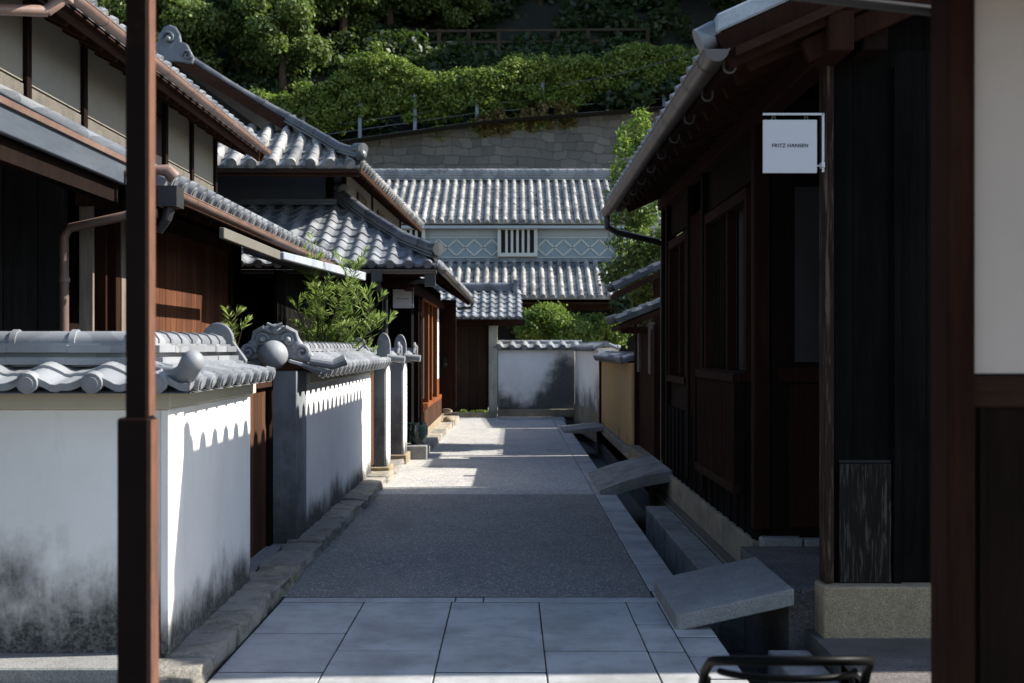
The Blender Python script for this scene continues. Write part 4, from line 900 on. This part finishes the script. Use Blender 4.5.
m = MB(); cx, cy = .763, 3.24
pts = [(cx-.225,3.44,.56),(cx-.23,3.42,.64),(cx-.228,3.38,.70)] + [(cx-.222*math.cos(a), cy+.10-.20*math.sin(a), .735+.058*math.sin(a)**.8) for a in np.linspace(.12, math.pi-.12, 22)] + [(cx+.228,3.38,.70),(cx+.23,3.42,.64),(cx+.225,3.44,.56)]
m.tube([(x+.008,y,z-.012) for x,y,z in pts], .0135, 14); m.build('back_rail', M['blackm'], t, smooth=True)
m = MB(); m.tube([(cx-.19*math.cos(a), cy+.12-.17*math.sin(a), .70+.02*math.sin(a)) for a in np.linspace(.2, math.pi-.2, 16)], .010, 10); m.build('lower_rail', M['blackm'], t, smooth=True)
B('seat', M['blackm'], t, (.54,.98,3.18,3.60,.43,.455), bevel=.01)
for x, y in ((.56,3.42),(.97,3.42)): m = MB(); m.tube([(x,y,.45),(x,y+.01,.66)], .009, 8); m.build('back_spoke', M['blackm'], t)
for x, y in ((.54,3.2),(.96,3.2),(.54,3.58),(.96,3.58)): m = MB(); m.tube([(x,y,.44),(x+(x-.75)*.12,y+(y-3.39)*.12,-.0)], .011, 8); m.build('leg', M['blackm'], t)

# ------------------------------------------------------------------ hill
def ztop(x): return 11.1+.142*x
def wy(x): return .34*max(0, min(9, x+1.2))
hm = MB(); xs = np.linspace(-60, 60, 61); ysl = [49.2,50.4,51.5,53,55,57,58,59.5,61,64,68,72,78,85,95,110,140,180]
def zh(x, y):
    zt = 11.1+.142*max(-14, min(14, x))
    if y <= 51.5: return zt
    if y <= 58: return zt+(16.0-zt)*(y-51.5)/6.5
    if y <= 59.5: return 16.0
    return 16.0+(y-59.5)*(.95 if y < 85 else .75) + .8*math.sin(x*.4+y*.3) if y > 59.5 else 16
vs = [(x, y+wy(x)*max(0, min(1, (60-y)/9)), zh(x, y)) for y in ysl for x in xs]; n = len(xs)
hm.add(vs, [(r*n+c, r*n+c+1, (r+1)*n+c+1, (r+1)*n+c) for r in range(len(ysl)-1) for c in range(n-1)])
tag(hm.build('hill', M['soil'], smooth=False), kind='structure')
m = MB(); xs2 = np.linspace(-14, 14, 29)
vs = []
for x in xs2: vs += [(x, 49.0+wy(x), 0), (x, 50.2+wy(x), ztop(x)+.05), (x, 50.6+wy(x), ztop(x)+.05)]
m.add(vs, [(3*i, 3*i+3, 3*i+4, 3*i+1) for i in range(28)] + [(3*i+1, 3*i+4, 3*i+5, 3*i+2) for i in range(28)])
for s_ in (-1, 1): m.box(*((-60,-14) if s_ < 0 else (14,60)), 49.4+wy(14*s_), 50.5+wy(14*s_), 0, ztop(14*s_))
o = m.build('retaining_wall', M['retain'], origin=(0,49,0)); tag(o, 'weathered stone retaining wall at the foot of the wooded hill', 'wall')
# steel wire fence on it
t = thing('wire_fence', (0,50.4,10), 'grey steel post and wire fence on top of the stone retaining wall', 'fence')
for x in [(px-512)/1200*50.4 for px in (248,304,360,415,477,543,611,672)]:
    z = ztop(x); B('post', M['fencepost'], t, (x-.07,x+.07,50.33+wy(x),50.45+wy(x),z,z+1.7))
m = MB()
for h in (.25,.6,.95,1.3,1.6):
    for xa, xb in ((-12,-1.2),(-1.2,7.8)): m.beam((xa,50.5+wy(xa),ztop(xa)+h),(xb,50.5+wy(xb),ztop(xb)+h),.014,.016)
m.build('wires', M['fencepost'], t)
t = thing('rail_fence', (0,58.4,15.9), 'brown wooden rail fence along the shaded hillside path', 'fence')
for x in np.arange(-5, 8, 1.45): B('post', M['railwood'], t, (x-.09,x+.09,58.3,58.5,15.6,17.1))
m = MB()
for h in (.55,1.1): m.beam((-5,58.38,15.9+h),(6.7,58.38,15.9+h+.1),.08,.12)
m.build('rails', M['railwood'], t)
m = MB(); m.tube([(x, 49.5, 12.45+(x-2)*.28-.25*math.sin(math.pi*(x-2)/7)) for x in np.linspace(2, 9, 12)], .02, 6)
tag(m.build('cable', M['blackpipe'], origin=(2,49.5,12.4)), 'thin black cable crossing in front of the vine covered fence', 'cable')

# ------------------------------------------------------------------ foliage
def leaf_mesh(name, blobs, n, size, mat, parent, elong=1.8, shell=.55, droop=.0, flat=.0):
    """blobs: (x,y,z,rx,ry,rz) ; n leaf quads spread through them"""
    bl = np.array(blobs, float); vol = bl[:,3]*bl[:,4]+bl[:,4]*bl[:,5]; pick = rng.choice(len(bl), n, p=vol/vol.sum())
    b = bl[pick]; d = rng.normal(size=(n,3)); d /= np.linalg.norm(d, axis=1)[:,None]
    rad = shell+(1-shell)*rng.random(n)**.7; rad *= 1+.18*rng.normal(size=n)
    c = b[:,:3]+d*b[:,3:6]*rad[:,None]
    nrm = d*.6+rng.normal(size=(n,3))*.6+np.array([0,0,.45]); nrm /= np.linalg.norm(nrm, axis=1)[:,None]
    r = rng.normal(size=(n,3)); r[:,2] -= droop; a = np.cross(nrm, r); a /= np.linalg.norm(a, axis=1)[:,None]; bt = np.cross(nrm, a)
    s = size*(.6+.8*rng.random(n))[:,None]
    L = a*s*elong*.5; Wd = bt*s*.5; off = nrm*s*.12
    vs = np.stack([c-L, c-Wd+off, c+L, c+Wd+off], 1).reshape(-1,3); og = np.array(ORG.get(parent.name, (0,0,0))) if parent else np.zeros(3)
    me = bpy.data.meshes.new(name); me.vertices.add(n*4); me.vertices.foreach_set('co', (vs-og).ravel())
    me.loops.add(n*4); me.loops.foreach_set('vertex_index', np.arange(n*4)); me.polygons.add(n); me.polygons.foreach_set('loop_start', np.arange(n)*4); me.polygons.foreach_set('loop_total', np.full(n, 4)); me.update(); me.validate()
    me.materials.append(mat); o = bpy.data.objects.new(name, me); COL.objects.link(o)
    if parent: o.parent = parent
    return o
def crown_blobs(c, R, H, k, r0, r1, sq=.7):
    out = []
    for _ in range(k):
        while True:
            d = np.array([random.uniform(-1,1), random.uniform(-1,1), random.uniform(-1,1)])
            if .25 < np.linalg.norm(d) < 1: break
        r = random.uniform(r0, r1); out.append((c[0]+d[0]*R, c[1]+d[1]*R, c[2]+d[2]*H, r, r, r*sq))
    return out
def tree(name, loc, R, H, zc, k, r0, r1, n, size, mat, label, cat='tree', group=None, trunk_r=.15, limbs=6):
    t = thing(name, loc, label, cat, group); x, y, z = loc
    bl = crown_blobs((x, y, z+zc), R, H, k, r0, r1)
    m = MB(); top = Vector((x+R*.1, y, z+zc)); m.tube([(x,y,z-.3),(x+.03,y,z+zc*.4),(x-.05,y+.02,z+zc*.75), top], [trunk_r*1.25,trunk_r,trunk_r*.75,trunk_r*.35], 8)
    for i in range(limbs):
        b = random.choice(bl); s0 = Vector((x, y, z+zc*random.uniform(.45,.8))); e = Vector(b[:3]); m.tube([s0, s0.lerp(e,.5)+Vector((0,0,.15*R)), e], [trunk_r*.5,trunk_r*.3,trunk_r*.1], 6)
    m.build('trunk', M['bark'], t, smooth=True); leaf_mesh('crown', bl, n, size, mat, t)
    return t
# forest prototypes
protos = {}
def forest(kind, spots, label, group):
    for i, (x, y, s) in enumerate(spots):
        key = (kind, i % 3)
        z = zh(x, y)-.4
        if key not in protos:
            if kind == 'sun': p = tree('broadleaf_tree', (x,y,z), 3.0, 3.0, 4.6, 30, .7, 1.4, 26000, .135, M['leaf_sun'], label, 'tree', group, .2)
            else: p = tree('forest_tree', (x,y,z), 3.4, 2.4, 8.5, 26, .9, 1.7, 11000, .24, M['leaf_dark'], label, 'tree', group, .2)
            protos[key] = p
        else: p = copy_tree(protos[key])
        p.location = (x, y, z); p.scale = (s, s, s*random.uniform(.95,1.1)); p.rotation_euler.z = random.uniform(0, 6.28); p['label'] = label; p['group'] = group
sunny = [(-16,54.5,.85),(-13,57,.95),(-10.5,55,.8),(-8.2,58.5,.95),(-18,60,1.1),(-14,62,1.15),(-10,63,1.15),(-6.2,61,.95),(-16,68,1.3),(-10.5,69,1.3),(-5,67,1.1),(-22,64,1.3),(-21,73,1.4),(-13,77,1.4),(-6,76,1.3),(-3.2,61.5,.75)]
forest('sun', sunny, 'leafy broadleaf tree in the sunlit woodland on the left hillside', 'sunlit woodland trees')
dk = [(-1.5,64,.95),(1.5,63,.9),(4.5,64.5,1.0),(8,63,1.0),(12,62,1.0),(0,69,1.1),(4,70,1.1),(8.5,69,1.1),(13,68,1.2),(-1,76,1.25),(5,77,1.25),(11,76,1.3),(17,66,1.3),(17,74,1.3),(20,60,1.2),(24,66,1.3),(22,76,1.4),(15,57,1.1),(2.5,83,1.3),(9,84,1.3),(16,84,1.3),(11,55.5,.95),(14,53,.9)]
forest('dark', dk, 'tall dark tree in the shaded forest above the wooden rail fence', 'shaded forest trees')
# undergrowth
bl = []
for _ in range(700):
    x = random.uniform(-22, 18); y = random.uniform(52, 80); z = zh(x, y); r = random.uniform(.35,.9); bl.append((x,y,z+r*.3,r*1.3,r,r*.8))
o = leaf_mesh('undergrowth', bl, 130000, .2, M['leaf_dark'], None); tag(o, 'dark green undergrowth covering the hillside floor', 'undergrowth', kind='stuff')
# understory wall of foliage closing the back
bl = [(random.uniform(-30,30), random.uniform(80,92), 0, 2.6, 2, 2.6) for _ in range(420)]; bl = [(x,y,zh(x,y)+random.uniform(0,9),a,b_,c) for x,y,_,a,b_,c in bl]
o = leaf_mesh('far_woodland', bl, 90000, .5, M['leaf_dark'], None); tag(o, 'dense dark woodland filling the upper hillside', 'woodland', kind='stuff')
# vines over the fence
t = thing('vine_hedge', (0,50.8,11), 'thick green vines smothering the fence above the retaining wall', 'vine'); bl = []
def hedge_top(x): return 2.4+.18*math.sin(x*1.1+1)+.12*math.sin(x*2.7)+.12*math.sin(x*6.3)+random.uniform(-.15,.2) + (1.25*math.exp(-((x+6.0)/1.5)**2)) + .3*math.exp(-((x-5)/3)**2)
for _ in range(1500):
    x = random.uniform(-14.5, 12); h = hedge_top(x); zz = random.uniform(.12,1)**.6*h; 
    if x > 3.6 and zz < .9: continue
    r = random.uniform(.14,.34); bl.append((x, (50.35 if zz > 1.1 or x < 3 and random.random() < .45 else 50.8)+wy(x)+random.uniform(-.3,.8), ztop(x)+zz, r*1.5, r, r*.9))
bl += [(x, 50.3+wy(x), ztop(x)-.1, .4, .3, .45) for x in (-1.6,-.9,.2,.9,1.4,-3,2.2)]
leaf_mesh('foliage', bl, 150000, .085, M['leaf_vine'], t)
bl = [(random.uniform(-1.5,2.8), 50.3, 0, .3, .2, .3) for _ in range(26)]; bl = [(x,y-.1+wy(x),ztop(x)+random.uniform(-.3,.6),a,b_,c) for x,y,_,a,b_,c in bl]
leaf_mesh('rusty_leaves', bl, 3500, .12, M['leaf_rust'], t)
bl = [(random.uniform(-14,10), random.uniform(52,57), 0, .6, .5, .45) for _ in range(130)]; bl = [(x,y,zh(x,y)+.3,a,b_,c) for x,y,_,a,b_,c in bl]
leaf_mesh('slope_creeper', bl, 20000, .14, M['leaf_dark'], t)
# street-end shrubs and right tree
tree('shrub', (1.0,30.2,0), .75, .55, 2.1, 24, .2,.38, 18000, .042, M['leaf_bright'], 'bright green shrub above the white end wall', 'shrub', None, .05)
tree('shrub', (2.1,30.0,0), .7, .4, 1.95, 16, .2,.4, 10000, .045, M['leaf_vine'], 'lower green bush to the right of the bright shrub behind the end wall', 'shrub', None, .05)
t = tree('garden_tree', (2.45,19.7,0), .8, .95, 3.1, 34, .2,.42, 9500, .05, M['leaf_sun'], 'loose leafy garden tree rising behind the ochre wall and small roofs', 'tree', None, .08)
bl = [(1.85+random.uniform(-.25,.5), 19.7+random.uniform(-.4,.4), 4.2+random.uniform(-.7,1.2), .17,.17,.2) for _ in range(30)]; leaf_mesh('upper_branches', bl, 5200, .045, M['leaf_bright'], t)
tree('garden_tree', (3.2,30.5,0), .9, .6, 3.0, 16, .3,.5, 7000, .07, M['leaf_dark'], 'dark green tree in shade between the garden tree and the storehouse', 'tree', None, .08)
# nandina: stems with pinnate fronds
def nandina(loc, stems, label, sc=1.0):
    t = thing('nandina_shrub', loc, label, 'shrub'); sm = MB(); lv = MB(); x0, y0, z0 = loc
    for (dx, dy, h, nf) in stems:
        top = Vector((x0+dx*1.3, y0+dy, z0+h)); base = Vector((x0-.22+dx*.15, y0+dy*.5, z0)); mid = Vector((x0-.1+dx*.25, y0+dy*.7, z0+h*.72)); sm.tube([base, mid, top], [.012,.009,.004], 6)
        for i in range(nf):
            q = 1-(i/nf)**1.1*.5; c = mid.lerp(top, (q-.72)/.28) if q > .72 else base.lerp(mid, q/.72); a = random.uniform(0, 6.28) if i else 0; L = random.uniform(.13,.24)*sc*(1 if i else .6)
            up = random.uniform(.8,1.6) if i > 3 else 2.6
            d = Vector((math.cos(a), math.sin(a), up)).normalized(); prev = c
            npin = 12; L *= 1.55
            for k in range(1, npin+1):
                f = k/npin; p = c+d*L*f+Vector((0,0,-.07*f*f*sc)); sm.tube([prev, p], .002, 4, caps=False); dd = (p-prev).normalized(); prev = p
                side = dd.cross(Vector((random.uniform(-.3,.3),random.uniform(-.3,.3),1)))
                if side.length < .05: side = Vector((1,0,0))
                side.normalize()
                for e in (1,-1):
                    ll = .105*sc*(1.1-.75*abs(f-.35)); ld = (side*e*.9+dd*.7+Vector((0,0,random.uniform(-.1,.25)))).normalized(); wv = ld.cross(Vector((random.uniform(-.8,.8),random.uniform(-.8,.8),1))).normalized()*.0066*sc
                    lv.add([p, p+ld*ll*.4+wv, p+ld*ll, p+ld*ll*.4-wv], [(0,1,2,3)])
    sm.build('stems', M['bark'], t); lv.build('leaves', M['leaf_nandina'], t)
    return t
st = [(random.uniform(-.25,.55), random.uniform(-.35,.35), random.uniform(1.65,1.9), 9) for _ in range(5)] + [(-.12,0,2.55,19),(-.06,.15,2.2,9),(-.30,.1,2.05,9),(.24,-.1,2.47,20),(.30,.1,2.15,9),(.42,.0,2.1,11),(.48,.15,1.85,10)]
nandina((-2.05,13.5,0), st, 'tall feathery green shrub growing behind the second white garden wall', 1.3)
nandina((-2.42,10.5,0), [(.0,0,1.86,8),(.03,.05,1.74,5)], 'small feathery shrub tip beside the brown board wall', 1.0)
nandina((-1.80,14.72,0), [(.06,-.05,1.5,10),(.12,.0,1.42,9),(.02,-.1,1.6,10)], 'feathery sprig overhanging between the far gate pillars', .8)
# grass tuft by the far gate
bl = [(random.uniform(-1.2,-.6), 27.6, .12, .06,.06,.05) for _ in range(16)]; o = leaf_mesh('grass', bl, 1500, .03, M['leaf_bright'], None); tag(o, 'small patch of bright grass at the foot of the dark gate', 'grass', kind='stuff')
